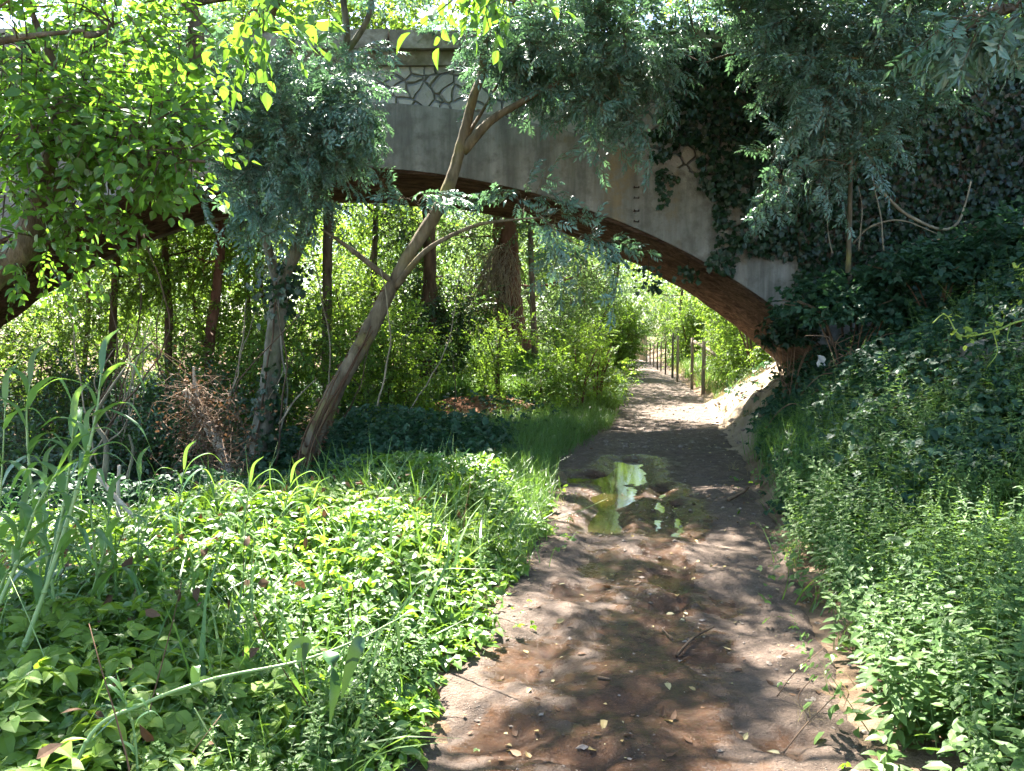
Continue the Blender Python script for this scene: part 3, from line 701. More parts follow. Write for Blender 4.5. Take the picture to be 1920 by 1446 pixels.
# trees over the bank
clipE = lambda a, b, d: (d > 0) & (a < 1700) & (b > 0) | (d > 0) & (b > 135)
tree('bank_willow', 'tree outside the path whose drooping bough of long bluish leaves dips in above the bank', 'tree',
     [onground((4.6, 3.4)) - [0, 0, .1], np.array([4.5, 3.5, 1.8]), np.array([4.2, 3.8, 3.4]), np.array([3.6, 4.2, 4.8]), np.array([3.2, 4.6, 6.0])], [.18, .15, .12, .08, .04],
     [([np.array([4.15, 3.9, 3.5]), P(1960, -20, 4.2), P(1850, 20, 4.2)], [.03, .018, .006])],
     [vb(1850, 40, 4.2, 85, .3, 50, 40, .85), vb(1790, 60, 4.3, 45, .25, 30, 14, .85), vb(1900, 10, 4.1, 60, .3, 50, 34, .85),
      (np.array([3.0, 5.0, 5.6]), (1.8, 1.8, .8), 200, 1.4), (np.array([4.0, 6.2, 5.6]), (1.6, 1.6, .8), 150, 1.4), (np.array([2.6, 3.4, 5.2]), (1.5, 1.4, .7), 100, 1.4)],
     S_ASH, M['ash'], M['bark'], clip=clipE, gap=-.6, beam=True, droop=-.5)
clipF = lambda a, b, d: (d > 0) & (((a < 1255) & (b > 30)) | (b > 400))
sapb = onground((4.55, 10.2))
tree('ash_sapling', 'slender straight ash sapling standing on the bank before the ivy wall', 'sapling',
     [P(1590, 540, 10), P(1592, 470, 10), P(1594, 380, 10), P(1597, 240, 10), P(1606, 190, 10), P(1600, 100, 10)], [.035, .032, .028, .022, .015, .008],
     [([P(1596, 255, 10), P(1578, 205, 10), P(1560, 150, 10)], [.016, .01, .006]), ([P(1593, 310, 10), P(1540, 300, 9.8), P(1470, 330, 9.7)], [.012, .008, .004])],
     [vb(1600, 285, 9.9, 40, .3, 20, 16), vb(1480, 285, 9.8, 42, .25, 22, 14), vb(1465, 345, 9.7, 28, .2, 14, 8), vb(1520, 320, 9.8, 40, .25, 14, 9), vb(1660, 245, 9.9, 26, .2, 12, 5), vb(1560, 180, 9.9, 80, .4, 40, 46), vb(1680, 180, 9.9, 55, .4, 35, 28), vb(1500, 130, 9.9, 60, .4, 30, 26), vb(1620, 110, 9.9, 60, .4, 30, 26)],
     S_ASHS, M['ash'], M['barkmoss'], clip=clipF, lr=.012, gap=-.9, beam=False)
tree('bank_ash_tree', 'ash rooted high on the bank, its grey green foliage spilling over the bridge parapet', 'tree',
     [onground((7.6, 10.6)) - [0, 0, .2], np.array([7.4, 10.6, 4.5]), np.array([6.8, 10.6, 6.2]), np.array([6.0, 10.5, 7.6])], [.17, .15, .11, .07],
     [([np.array([7.0, 10.6, 5.6]), P(1620, 60, 10.6), P(1420, 90, 10.8), P(1320, 120, 10.9)], [.06, .045, .03, .012])],
     [vb(1300, 70, 11, 80, .6, 60, 150), vb(1400, 90, 10.8, 80, .6, 60, 150), vb(1340, 130, 11.2, 40, .4, 30, 40), vb(1480, 60, 10.6, 90, .6, 50, 120), vb(1600, 40, 10.4, 100, .6, 50, 120), vb(1720, 60, 10.4, 90, .6, 60, 110), vb(1430, 165, 10.8, 40, .4, 30, 26), vb(1530, 200, 10.8, 40, .4, 24, 14), vb(1840, 40, 10, 100, .6, 50, 100), vb(1280, 0, 11.4, 90, .6, 40, 120), vb(1440, -10, 11, 120, .6, 40, 130), vb(1120, -20, 11.4, 120, .6, 30, 90),
      (np.array([5.0, 9.6, 7.4]), (2.4, 1.8, .9), 170), (np.array([3.2, 8.4, 7.2]), (2.2, 1.8, .9), 120), (np.array([6.5, 8.0, 6.8]), (2.0, 2.0, 1.0), 160), (np.array([1.2, 7.6, 7.4]), (2.0, 1.6, .8), 90), (np.array([3.9, 10.2, 8.4]), (2.2, 1.6, .9), 200), (np.array([5.4, 9.2, 8.0]), (2.0, 1.6, .9), 200), (np.array([2.6, 10.6, 8.6]), (2, 1.4, .8), 150)],  # high lobes out of view, the last ones added to shade the bank
     S_ASHS, M['ash'], M['bark'], clip=clipF, lr=.03, gap=-.5)

# ------------------------------------------------------------------ woods beyond the bridge
def clipW(a, b, d): return np.zeros_like(a, bool)
def wood(kind, x, y, h, r, n, label, lm, bm, tr=.14, low=1.4, lean_=0.0, temps=S_BACK, beam=True, name='woodland_tree', top_px=None, cat='tree'):
    b = onground((x, y)) - [0, 0, .15]
    top = b + [lean_ * h, rng.normal() * .3, h * .85]
    k = 7; bl = []
    for i in range(k):
        t = i / (k - 1); z = b[2] + low + (h - low) * (t * .92 + .05); a = rng.random() * 6.28
        rr = r * (.55 + .55 * math.sin(math.pi * min(1, .25 + .75 * t)))
        o = r * .5 * rng.random()
        bl.append((np.array([b[0] + lean_ * h * t + math.cos(a) * o, y + math.sin(a) * o, z]), (rr, rr, (h - low) / k * 1.15), int(n * 2.2) // k, 1.15))
    md = b + (top - b) * .5 + [rng.normal() * .45, rng.normal() * .3, 0]
    return tree(name, label, cat, [b, md, top], [tr, tr * .75, tr * .3], [], bl, temps, lm, bm, group='trees in the wood beyond the arch' if cat == 'tree' else None, lr=tr * .35, sides=7, gap=-.08, beam=beam, gscale=1.3)
WOOD = 'leafy tree in the sunlit wood beyond the arch'
for i, (x, y, h, r, n, lm, bm) in enumerate([
    (-5.2, 18.5, 8, 1.7, 620, 'back', 'barkred'), (-7.6, 20, 9, 2.0, 700, 'back', 'barkdark'), (-10.2, 18, 8, 1.9, 600, 'back', 'bark'), (-3.4, 24, 9, 2.0, 800, 'back', 'barkdark'),
    (-6.0, 27, 10, 2.4, 900, 'back', 'barkdark'), (-11, 25, 11, 2.6, 900, 'back', 'bark'), (-14.5, 21, 10, 2.4, 700, 'back', 'bark'), (1.2, 27, 10, 2.1, 900, 'pale', 'barkred'),
    (2.4, 33, 11, 2.2, 900, 'pale', 'bark'), (-1.8, 32, 11, 2.6, 900, 'back', 'barkdark'), (-8.5, 34, 12, 3, 900, 'back', 'bark'), (-16, 31, 12, 3, 800, 'back', 'bark'),
    (8.4, 22.5, 7, 1.9, 650, 'back', 'bark'), (9.5, 27, 8, 2.2, 700, 'back', 'bark'), (10.5, 33, 9, 2.4, 700, 'back', 'barkpale'), (4.4, 41, 11, 2.3, 800, 'pale', 'barkpale'),
    (11.5, 42, 10, 2.4, 700, 'pale', 'barkpale'), (6.0, 52, 11, 2.6, 700, 'pale', 'barkpale'), (13.5, 52, 11, 2.8, 700, 'pale', 'barkpale'), (9.6, 74, 12, 3.4, 900, 'pale', 'barkpale')]):
    wood(0, x, y, h, r, n, WOOD, M[lm], M[bm], tr=.06 if y < 30 else .12, lean_=rng.normal() * .11)
for x, y, h, r in ((-3.5, 18.5, 11, 2.4), (.6, 19.5, 11.5, 2.6), (6.6, 19, 11, 2.4), (10, 17.5, 10.5, 2.6), (-9, 22, 12, 2.6), (-6, 17.8, 10.5, 2.2), (7.6, 36, 11, 2.8), (2.4, 30, 10, 2.6), (8.2, 27, 9, 2.6), (4.4, 44, 10, 2.8), (10.4, 50, 10, 3.2)):
    wood(0, x, y, h, r, 640 if y < 25 else 700, 'tall tree whose crown shows above the bridge parapet' if y < 25 else 'tree arching its crown over the path beyond the bridge', M['back'], M['bark'], low=4.8 if y < 25 else 3.2, lean_=.03 if y < 25 else .04, tr=.08)
wood(0, 1.9, 24.5, 9.5, 2.5, 750, 'added tree hidden among the bushes, its crown shading the path beyond the bridge', M['back'], M['bark'], low=4.0, lean_=.05, tr=.08)  # put in so that its crown shades the far path
tree('screening_tree', 'tall tree behind the bridge whose long boughs close the gap over the parapet', 'tree', [onground((-4.2, 17.4)), np.array([-4.1, 17.4, 4.5]), np.array([-3.6, 17.3, 8.2])], [.12, .1, .06], [([np.array([-3.9, 17.4, 6.2]), np.array([-1, 17.2, 7.2]), np.array([1.6, 17.0, 7.8])], [.06, .045, .02])],
     [(np.array([x_, 16.9, z_]), (1.5, 1.0, 1.3), 230, 1.05) for x_, z_ in ((-8.4, 8.0), (-6.4, 8.4), (-4.6, 8.0), (-2.8, 8.3), (-1.0, 7.9), (.8, 8.3), (2.6, 8.0), (4.6, 8.4))], S_BACK, M['back'], M['bark'], gap=-.45, lr=.03)
# named trunks
def trunk_tree(name, label, pts, rad, bm, blobs, lm, temps=S_BACK, gap=-.4):
    return tree(name, label, 'tree', pts, rad, [], blobs, temps, lm, bm, lr=.03, sides=9, gap=gap)
trunk_tree('red_trunk_tree', 'thick red brown trunk rising from the grassy mound beyond the arch', [P(968, 662, 20), P(955, 600, 20), P(950, 520, 20), P(948, 440, 20), P(940, 250, 20.2)], [.42, .36, .33, .3, .24], M['barkred'],
           [(P(900, 380, 20), (1.6, 1.2, .9), 240), (P(1030, 420, 20), (1.3, 1.0, .8), 200), (P(820, 430, 19.5), (1.3, 1.0, .9), 200), (P(1080, 520, 20.5), (1.0, .8, .8), 150), (P(950, 180, 20), (2.2, 2, 1.5), 400)], M['pale'])
trunk_tree('ivy_dark_tree', 'dark trunk smothered by black green ivy beside the grassy mound', [P(800, 720, 18), P(803, 600, 18), P(806, 500, 18), P(800, 300, 18)], [.2, .18, .16, .12], M['barkdark'],
           [(P(803, 560, 18), (.3, .3, 1.0), 190), (P(805, 640, 18), (.32, .3, .7), 150), (P(830, 520, 18), (.6, .5, .9), 200), (P(790, 430, 18), (.9, .7, .6), 180), (P(870, 600, 18.6), (.7, .5, .8), 190)], M['dark'])
for (bx, by), (tx, ty), Yd, r_, bm, lab in [((392, 660), (412, 430), 15.8, .10, 'barkred', 'straight red brown trunk between the twin stem ash and the arch haunch'),
                                          ((316, 680), (310, 480), 16.5, .075, 'barkdark', 'thin dark upright trunk under the arch haunch'),
                                          ((196, 760), (216, 520), 16, .08, 'barkdark', 'thin crooked dark trunk leaning over the river bank')]:
    b = P(bx, by, Yd); b[2] = H(b[0], b[1]) - .1; t_ = P(tx, ty, Yd)
    trunk_tree('slender_tree', lab, [b, P(bx, by, Yd), (P(bx, by, Yd) + t_) / 2 + [.05, 0, 0], t_, t_ + [(rng.random() - .5) * .6, 0, 2.6]], [r_ * 1.2, r_, r_, r_ * .9, r_ * .5], M[bm],
               [(t_ + [0, 0, 1.8], (1.5, 1.2, 1.3), 240), (t_ + [.5, .3, .2], (1.0, .8, .6), 110), (t_ + [-.5, .2, -.6], (.8, .8, .5), 80)], M['back'])
# understorey
def shrub(name, label, x, y, h, r, n, lm, temps=S_BACK, bm='barkdark', group=None, sc=.8, gap=-.4, beam=True, stems=4, z0=.0):
    b = onground((x, y)) - [0, 0, .05]
    n = int(n * (2.4 if temps is S_BACK else 1.0)); root = thing(name, label, 'shrub', b, group)
    ms, mc = MB(), MB(); sk = []
    for i in range(stems):
        a = rng.random() * 6.28; e = b + np.array([math.cos(a) * r * .6, math.sin(a) * r * .6, h * rng.uniform(.6, .9)])
        q = rough(spline([b, (b + e) / 2 + [0, 0, h * .12], e], 5), .04, 3); ms.tube(q, lerpr([.028, .008], len(q)), 5); sk.append(q)
    part('stem', ms, M[bm], root, b)
    for i in range(5):
        a = rng.random() * 6.28; o = r * .45; c = b + np.array([math.cos(a) * o, math.sin(a) * o, z0 + (h - z0) * (.18 + .17 * i)])
        m_ = n // 5; v = rng.normal(size=(m_, 3)); v /= np.linalg.norm(v, axis=1)[:, None]; v *= (rng.random(m_) ** .45)[:, None]
        p = c + v * np.array([r * .72, r * .72, (h - z0) * .24]); k = nz(p + c, 2) > gap
        if beam: k &= shaded_ok(p, .15)
        k &= p[:, 2] > H(p[:, 0], p[:, 1])
        p, v = p[k], v[k]
        inst(mc, temps, p, rdir(len(p), v, .6, .05), upn(len(p), .45), sc * rng.uniform(.75, 1.2, len(p)))
    part('crown', mc, [M[lm], M[bm]], root, b)
    return root
for (x, y, h, r, n, lm, lab) in [
    (-7.6, 13.2, 2.4, 1.2, 330, 'dark', 'dark glossy shrub on the river bank by the crooked trunk'), (-5.6, 12.6, 2.0, 1.1, 320, 'dark', 'dark shrub behind the broken stump'), (-4.3, 14.2, 2.6, 1.2, 340, 'back', 'yellow green shrub between the two ash trunks'),
    (-2.6, 14.6, 2.3, 1.0, 320, 'back', 'bushy shrub behind the leaning trunk'), (-8.8, 11.0, 1.9, 1.1, 280, 'dark', 'low dark shrub at the reed bed'), (-6.4, 16.4, 3.0, 1.4, 380, 'back', 'tall sunlit shrub below the arch haunch'),
    (-3.6, 17.5, 3.2, 1.4, 400, 'back', 'broad sunlit shrub at the foot of the red brown trunks'), (-9.6, 15.5, 3.0, 1.5, 380, 'back', 'pale sunlit shrub by the river edge'), (-4.9, 10.6, 1.3, .9, 260, 'dark', 'knee high dark shrub around the twin stem ash'),
    (-6.4, 9.6, 1.5, 1.0, 260, 'dark', 'rounded dark shrub beside the reeds'), (-1.0, 23.5, 2.2, 1.4, 360, 'back', 'grey green shrub on top of the mound'), (1.4, 21.5, 2.4, 1.1, 340, 'pale', 'feathery pale shrub where mound meets path')]:
    shrub('understorey_shrub', lab, x, y, h, r, n, lm)
shrub('bright_shrub', 'bright lime shrub in a sun patch below the mound', P(935, 760, 15.5)[0], 15.5, 1.5, .62, 420, 'back', S_POPM, sc=.6, gap=-.6)
shrub('bright_shrub', 'lower spreading green shrub next to the lime one, toward the path', P(1010, 760, 14.8)[0], 14.8, 1.0, .75, 420, 'bramble', S_POPM, sc=.6, gap=-.6)
for (px, Yd, h, lab) in [(1085, 15.2, 1.75, 'thin stemmed young bush at the path edge under the arch'), (1120, 16.4, 1.8, 'second thin stemmed bush reaching over the path'), (1055, 17, 1.9, 'upright young bush between mound and thin stemmed bushes')]:
    x = (px - 960) / F * Yd; shrub('path_bush', lab, x, Yd, h, .62, 330, 'back', S_POPM, 'barkred', sc=.6, gap=-.5, stems=5, z0=.4)
for (x, y, h, r, n, lm, lab) in [(6.0, 19.0, 2.6, 1.3, 420, 'back', 'sun drenched yellow green bush behind the sandy bank'), (6.9, 21.5, 3.0, 1.4, 420, 'back', 'sunny bush behind the fence brace'), (7.3, 24.5, 2.6, 1.2, 380, 'back', 'bush leaning over the wire fence'), (8.6, 29, 2.8, 1.4, 380, 'back', 'bush beyond the row of fence posts'), (7.2, 17.2, 2.6, 1.1, 340, 'back', 'bush tucked against the far side of the bridge')]:
    shrub('fence_bush', lab, x, y, h, r, n, lm, sc=.8)
for (x, y, h, r, n, lm, lab) in [(3.7, 27.5, 2.4, .9, 300, 'back', 'roadside bush bulging toward the path after the young bushes'), (4.3, 33, 2.8, 1.0, 300, 'pale', 'pale bush crowding the far stretch of the path'), (5.6, 42, 3.4, 1.4, 300, 'pale', 'hazy tall bush where the path narrows'), (7.6, 33, 2.6, .8, 260, 'back', 'bush pushing through the far fence posts'),
                                 (8.6, 40, 3.2, 1.2, 280, 'back', 'leafy bush hanging over the boards'), (9.6, 47, 4.0, 1.7, 320, 'pale', 'large pale bush closing off the path end'), (8.2, 56, 5.0, 2.2, 420, 'pale', 'tall hazy bush standing behind the boards'), (11.5, 60, 5.0, 2.2, 380, 'pale', 'distant rounded bush beyond the pole')]:
    shrub('path_end_bush', lab, x, y, h, r, n, lm, sc=.95)
# far-off wood
N = 9000
p = np.stack([rng.uniform(-60, 70, N), rng.uniform(70, 100, N), rng.random(N) ** .8 * 15], -1); p[:, 2] += H(p[:, 0], p[:, 1])
p2 = np.stack([rng.uniform(-70, -13, 6000), rng.uniform(26, 75, 6000), rng.random(6000) ** .9 * 13 - .8], -1)
p3 = np.stack([rng.uniform(14, 60, 5200), rng.uniform(24, 75, 5200), rng.random(5200) * 11], -1)
p4 = np.stack([rng.uniform(-14, 13, 3400), rng.uniform(56, 75, 3400), rng.random(3400) * 12], -1); p4 = p4[np.abs(p4[:, 0] - pc(p4[:, 1])) > 2.2]
p = np.concatenate([p, p2, p3, p4]); p = p[nz(p, .3) > -.55]
mb = MB(); inst(mb, S_FAR, p, rdir(len(p)), upn(len(p)), rng.uniform(1.0, 1.7, len(p)))
solo('far_woodland', mb, [M['pale'], M['bark']], None, None, kind='stuff')

# ------------------------------------------------------------------ bridge
A_, B_, X0, ZC = 10.7, 9.2, -2.8, 4.24
YF, YB = 12.0, 15.1
xs = np.linspace(-13.3, 7.3, 130)
zi = ZC - B_ * (1 - np.sqrt(1 - ((xs - X0) / A_) ** 2))
dz = -B_ * ((xs - X0) / A_ ** 2) / np.sqrt(1 - ((xs - X0) / A_) ** 2)
nx, nzv = -dz / np.hypot(1, dz), 1 / np.hypot(1, dz)
th = .98 + .38 * ((xs - X0) / 9) ** 2
xe, ze = xs + nx * th, zi + nzv * th
bb = np.array([-2.8, 13.5, 0.0])
br = thing('stone_bridge', 'single arched stone bridge with grey ring, polygonal masonry and a crumbling red soffit', 'bridge', bb)
def ring(y0, y1, mat, nm):
    m_ = MB(); k = 5; t = np.linspace(0, 1, k)
    fr = np.stack([np.stack([xs + (xe - xs) * q, np.full_like(xs, y0), zi + (ze - zi) * q], -1) for q in t], 1)
    bk = fr.copy(); bk[..., 1] = y1
    m_.grid(fr, smooth=False); m_.grid(bk[:, ::-1], smooth=False)
    m_.grid(np.stack([fr[:, 0], bk[:, 0]], 1)[:, ::-1], smooth=False); m_.grid(np.stack([fr[:, -1], bk[:, -1]], 1), smooth=False)
    part(nm, m_, mat, br, bb)
ring(YF - .035, YF + .06, M['concrete'], 'arch_ring')
ring(YB - .06, YB + .035, M['concrete'], 'arch_ring')
ns = 46; ys = np.linspace(YF + .0, YB - .0, ns)
SX, SY = np.meshgrid(np.linspace(-13.25, 7.25, 260), ys, indexing='ij')
SZ = ZC - B_ * (1 - np.sqrt(1 - ((SX - X0) / A_) ** 2))
q = np.stack([SX * .45, SY * 1.4, SZ], -1)
crk = np.clip(np.abs(nz(q * [1, 1, 1.2], 1.3)) * 2.2, 0, 1)
SZ = SZ - .03 + .035 * nz(q, 2.2) + .03 * nz(q, 5.5) + .05 * (1 - crk) * sstep(0, .3, SY - YF)
mb = MB(); mb.grid(np.stack([SX, SY, SZ], -1))
for e in (0, -1): mb.grid(np.stack([np.stack([SX[:, e], SY[:, e], SZ[:, e]], -1), np.stack([SX[:, e], SY[:, e], SZ[:, e] + .16], -1)], 1))
part('soffit', mb, M['soffit'], br, bb)
# spandrel walls
wx = np.concatenate([np.linspace(-19, -13.6, 8), np.linspace(-13.5, 7.5, 130), np.linspace(7.6, 13, 8)])
o = np.argsort(xe); zb = np.interp(wx, xe[o], ze[o], left=-2.5, right=-2.5) - .01
zb = np.where((wx < xe.min()) | (wx > xe.max()), -2.5, zb); TOP = 5.76
mb = MB()
for y0, fl in ((YF, 1), (YB, -1)):
    g_ = np.stack([np.stack([wx, np.full_like(wx, y0), zb + (TOP - zb) * t], -1) for t in np.linspace(0, 1, 6)], 1)
    mb.grid(g_[:, ::fl], smooth=False)
mb.grid(np.stack([np.stack([wx, np.full_like(wx, YF), zb], -1), np.stack([wx, np.full_like(wx, YB), zb], -1)], 1), smooth=False)
part('spandrel_wall', mb, M['rubble'], br, bb)
for y0, s_ in ((YF, -1), (YB, 1)):
    mb = MB(); x = -19.0; blocks = []
    while x < 13:
        L = rng.uniform(.9, 1.5); j = rng.normal() * .012
        a0, a1 = sorted((y0 + s_ * (.20 + j), y0 - s_ * .28)); mk = MB(); mk.box((x + .012, a0, 5.955), (x + L - .012, a1, 6.22 + j), .022); blocks.append(mk)
        a0, a1 = sorted((y0 + s_ * (.08 + j), y0 - s_ * .2)); mb.box((x + .006, a0, TOP - .02), (x + L - .006, a1, 5.95), .012)
        x += L
    cpp = part('coping', mb, M['coping'], br, bb)
    for mk in blocks: part('coping_block', mk, M['coping'], cpp, bb)
mb = MB(); mb.box((-19, YF + .25, 5.5), (13, YB - .25, 5.85)); part('deck', mb, M['ground'], br, bb)
for py in (352, 372, 396, 416):
    c = P(1193, py, YF - .04); mb = MB()
    for s_ in (-1, 1): mb.tube([c + [s_ * .035, .1, 0], c + [s_ * .035, -.03, 0], c + [s_ * .035, -.035, .02]], [.009, .009, .008], 6)
    mb.tube([c + [-.035, -.03, 0], c + [.035, -.03, 0]], .008, 6); part('iron_staple', mb, M['iron'], br, bb)

# ivy on the bridge
def inpoly(px, py, poly):
    ins = np.zeros(len(px), bool); n = len(poly)
    for i in range(n):
        x1, y1 = poly[i]; x2, y2 = poly[(i + 1) % n]
        c = ((y1 > py) != (y2 > py)) & (px < (x2 - x1) * (py - y1) / (y2 - y1 + 1e-9) + x1); ins ^= c
    return ins
polys = [([(1215, 40), (1235, 170), (1248, 262), (1305, 300), (1318, 345), (1372, 400), (1385, 470), (1480, 470), (1505, 560), (2300, 700), (2300, 40)], 26000, .32),
         ([(1205, 240), (1262, 262), (1275, 292), (1225, 308)], 110, .1), ([(1228, 320), (1250, 315), (1246, 360), (1230, 365)], 40, .05), ([(1255, 325), (1275, 330), (1250, 390), (1228, 392)], 60, .05),
         ([(1325, 340), (1350, 330), (1385, 450), (1372, 520), (1320, 500), (1345, 450)], 420, .1), ([(1400, 455), (1500, 440), (1500, 490), (1430, 480)], 200, .1), ([(1210, 60), (1240, 60), (1240, 180), (1225, 160)], 120, .1)]
mi, mstem = MB(), MB()
for poly, n, bulge in polys:
    pa = np.array(poly, float); px = rng.uniform(pa[:, 0].min(), pa[:, 0].max(), n); py = rng.uniform(pa[:, 1].min(), pa[:, 1].max(), n)
    jx = px + 22 * nz(np.stack([px, py], -1), .03) * (n > 1000); jy = py + 14 * nz(np.stack([px + 99, py], -1), .03) * (n > 1000)
    k = inpoly(jx, jy, poly); px, py = px[k], py[k]
    p = np.array([P(a, b, YF - .06) for a, b in zip(px, py)])
    thick = bulge * rng.random(len(p)) * (.5 + .5 * np.clip(nz(p, 1.5) + .6, 0, 1.4)); p[:, 1] -= thick
    p = p[p[:, 2] > H(p[:, 0], p[:, 1]) - .1]; 
    d = rng.normal(size=(len(p), 3)) * .5; d[:, 2] -= .9
    nn = rng.normal(size=(len(p), 3)) * .45; nn[:, 1] -= 1; nn[:, 2] += .35
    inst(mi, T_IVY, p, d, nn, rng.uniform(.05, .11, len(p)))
b0 = np.array([5.0, 11.8, 1.8])
iv = thing('ivy', 'dense dark ivy curtain covering the bridge abutment above the bank', 'ivy', b0)
for i in range(26):
    x = rng.uniform(4.4, 8.5); q = rough(spline([np.array([x, 11.95, max(1.6, 5.2 - .75 * (x - 1.6) - 1.4)]), np.array([x + rng.normal() * .3, 11.88, 4.2]), np.array([x + rng.normal() * .4, 11.86, 5.7])], 6), .06, 2)
    mstem.tube(q, lerpr([.02, .008], len(q)), 5)
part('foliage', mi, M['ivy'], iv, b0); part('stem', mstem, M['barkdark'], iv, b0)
# strands hanging below the arch
for px, py, L, lab in [(1150, 470, .35, 'short ivy strand hanging from the arch edge above the path'), (1215, 515, .45, 'ivy strand hanging from the red soffit near the path trees'), (1290, 515, .3, 'ivy tuft clinging to the arch edge low on the haunch')]:
    c = P(px, py - 20, YF + .3); mi2 = MB(); mi3 = MB(); n = 46
    p = c + np.stack([rng.normal(size=n) * .12, rng.normal(size=n) * .12, -rng.random(n) * L], -1); d = rng.normal(size=(n, 3)) * .5; d[:, 2] -= 1
    mi3.tube(rough(spline([c + [0, 0, .12], c + [0, 0, -L * .5], c + [.03, 0, -L]], 4), .03), .006, 4)
    inst(mi2, T_IVY, p, d, rng.normal(size=(n, 3)) * .5 + [0, -1, .3], rng.uniform(.05, .1, n)); r_ = thing('ivy_strand', lab, 'ivy', c); part('stem', mi3, M['barkdark'], r_, c); part('foliage', mi2, M['ivy'], r_, c)
# ivy up the twin trunk
mi2 = MB(); tt = spline(tw, 12); n = 950; i = rng.integers(len(tt), size=n); a = rng.random(n) * 6.28; rr = .15 + .09 * rng.random(n)
dirs = np.stack([np.cos(a), np.sin(a), np.zeros(n)], -1); p = tt[i] + dirs * rr[:, None] + rng.normal(size=(n, 3)) * .06
k = nz(p, 2.0) > -.1; p, dirs = p[k], dirs[k]
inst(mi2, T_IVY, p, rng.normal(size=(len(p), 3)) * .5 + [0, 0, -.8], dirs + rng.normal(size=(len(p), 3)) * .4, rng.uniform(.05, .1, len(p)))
p = P(532, 535, 10) + rng.normal(size=(240, 3)) * [.16, .16, .2]; inst(mi2, T_IVY, p, rng.normal(size=(240, 3)) * .5 + [0, 0, -.8], rng.normal(size=(240, 3)) * .5 + [0, -1, .3], rng.uniform(.05, .1, 240))
mi2.tube(rough(tt + np.array([0, -.15, 0]), .03), .012, 5, m=1)
solo('ivy', mi2, [M['ivy'], M['barkdark']], 'glossy ivy climbing the pale twin stem trunk', 'ivy', tw[0])
# peeling dead ivy on the leaning trunk
mi2 = MB(); tt = spline(lean[:4], 20); n = 900; i = rng.integers(len(tt) - 8, size=n); a = rng.random(n) * 6.28
dirs = np.stack([np.cos(a), np.sin(a) * .8, .3 * np.sin(a)], -1); rl = np.interp(i, [0, len(tt)], [.145, .115]); p = tt[i] + dirs * rl[:, None]
k = nz(p, 2.4) > -.05; p, dirs = p[k], dirs[k]
inst(mi2, [LM[1]], p, rng.normal(size=(len(p), 3)) * .6 + [0, 0, -.6], dirs + rng.normal(size=(len(p), 3)) * .5, rng.uniform(.04, .09, len(p)))
for _ in range(9):
    j0 = rng.integers(0, 25); q = tt[j0:j0 + 22] + np.array([rng.uniform(-.1, .1), -.14, 0]); mi2.tube(rough(q, .05, 2), .008, 4)
solo('dead_ivy', mi2, M['brownleaf'], 'withered brown ivy peeling off the leaning trunk', 'dead ivy', lean[0])
# dry vines draped on the red trunk
mb = MB()
for _ in range(260):
    s0 = P(rng.uniform(900, 965), rng.uniform(455, 520), 19.5 + rng.normal() * .15); e = s0 + [rng.normal() * .35 - .25, rng.normal() * .2, -rng.uniform(.6, 2.0)]
    q = rough(spline([s0, (s0 + e) / 2 + [rng.normal() * .2, 0, .15], e], 4), .08, 2); mb.tube(q, .007, 3)
solo('dry_vine', mb, M['liana'], 'grey tangle of dry vines draped over the thick red brown trunk', 'vine', P(930, 640, 19.5))

# ------------------------------------------------------------------ low cover
def scatter(n, x0, x1, y0, y1, dens=None):
    q = np.stack([rng.uniform(x0, x1, n), rng.uniform(y0, y1, n)], -1)
    return q if dens is None else q[rng.random(n) < dens(q[:, 0], q[:, 1])]
def edge_l(x, y): return -(x - pc(y)) - pw(y)
def edge_r(x, y): return (x - pc(y)) - pw(y)
# bramble carpet on the river side
mb = MB()
q = scatter(46000, -6.5, .6, 1.4, 8.5, lambda x, y: sstep(-.05, .1, edge_l(x, y) + .10 * nz(np.stack([x, y], -1), 4)) * np.clip(1.25 - .1 * y, .4, 1) * (x > -.72 * y - .6))
hm = (1 - .7 * np.exp(-(((q[:, 0] + 2.2) / .9) ** 2 + ((q[:, 1] - 8.0) / 1.0) ** 2))) * (.10 + .34 * sstep(.05, .8, edge_l(q[:, 0], q[:, 1]))) * (.75 + .5 * np.clip(nz(q, 1.6), -.6, 1))
u = rng.random(len(q)) ** .5
p = np.stack([q[:, 0], q[:, 1], H(q[:, 0], q[:, 1]) + .02 + hm * u], -1)
inst(mb, T_TRE, p, rdir(len(p), None, 1, -.2) * [1, 1, .35], upn(len(p), .38), rng.uniform(.045, .085, len(p)))
q = scatter(900, -4, .4, 1.6, 6.5, lambda x, y: (edge_l(x, y) > .05) * 1.0); LB3 = [dict(leaf(2, .6, rng.uniform(-.4, .7), rng.uniform(-.5, .6)), m=np.full(8, 2)) for _ in range(5)]
p = np.stack([q[:, 0], q[:, 1], H(q[:, 0], q[:, 1]) + .05 + .4 * rng.random(len(q)) * sstep(.05, .8, edge_l(q[:, 0], q[:, 1]))], -1); inst(mb, LB3, p, rdir(len(p)), upn(len(p), .7), rng.uniform(.03, .08, len(p)))
for _ in range(170):
    x, y = rng.uniform(-4.5, .2), rng.uniform(1.8, 6.8)
    if edge_l(x, y) < .15: continue
    b = np.array([x, y, float(H(x, y))]); e = b + [rng.normal() * .25, rng.normal() * .25, rng.uniform(.25, .75)]; mb.tube(rough(spline([b, (b + e) / 2 + rng.normal(size=3) * .05, e], 3), .02), lerpr([.004, .0015], 7), 3, m=1 if rng.random() < .6 else 2)
q = np.concatenate([scatter(1500, -1.2, 2.4, 1.8, 9, lambda x, y: (edge_l(x, y) > -.28) & (edge_l(x, y) < .15)), scatter(700, .8, 3.4, 1.8, 9, lambda x, y: (edge_r(x, y) > -.22) & (edge_r(x, y) < .3))])
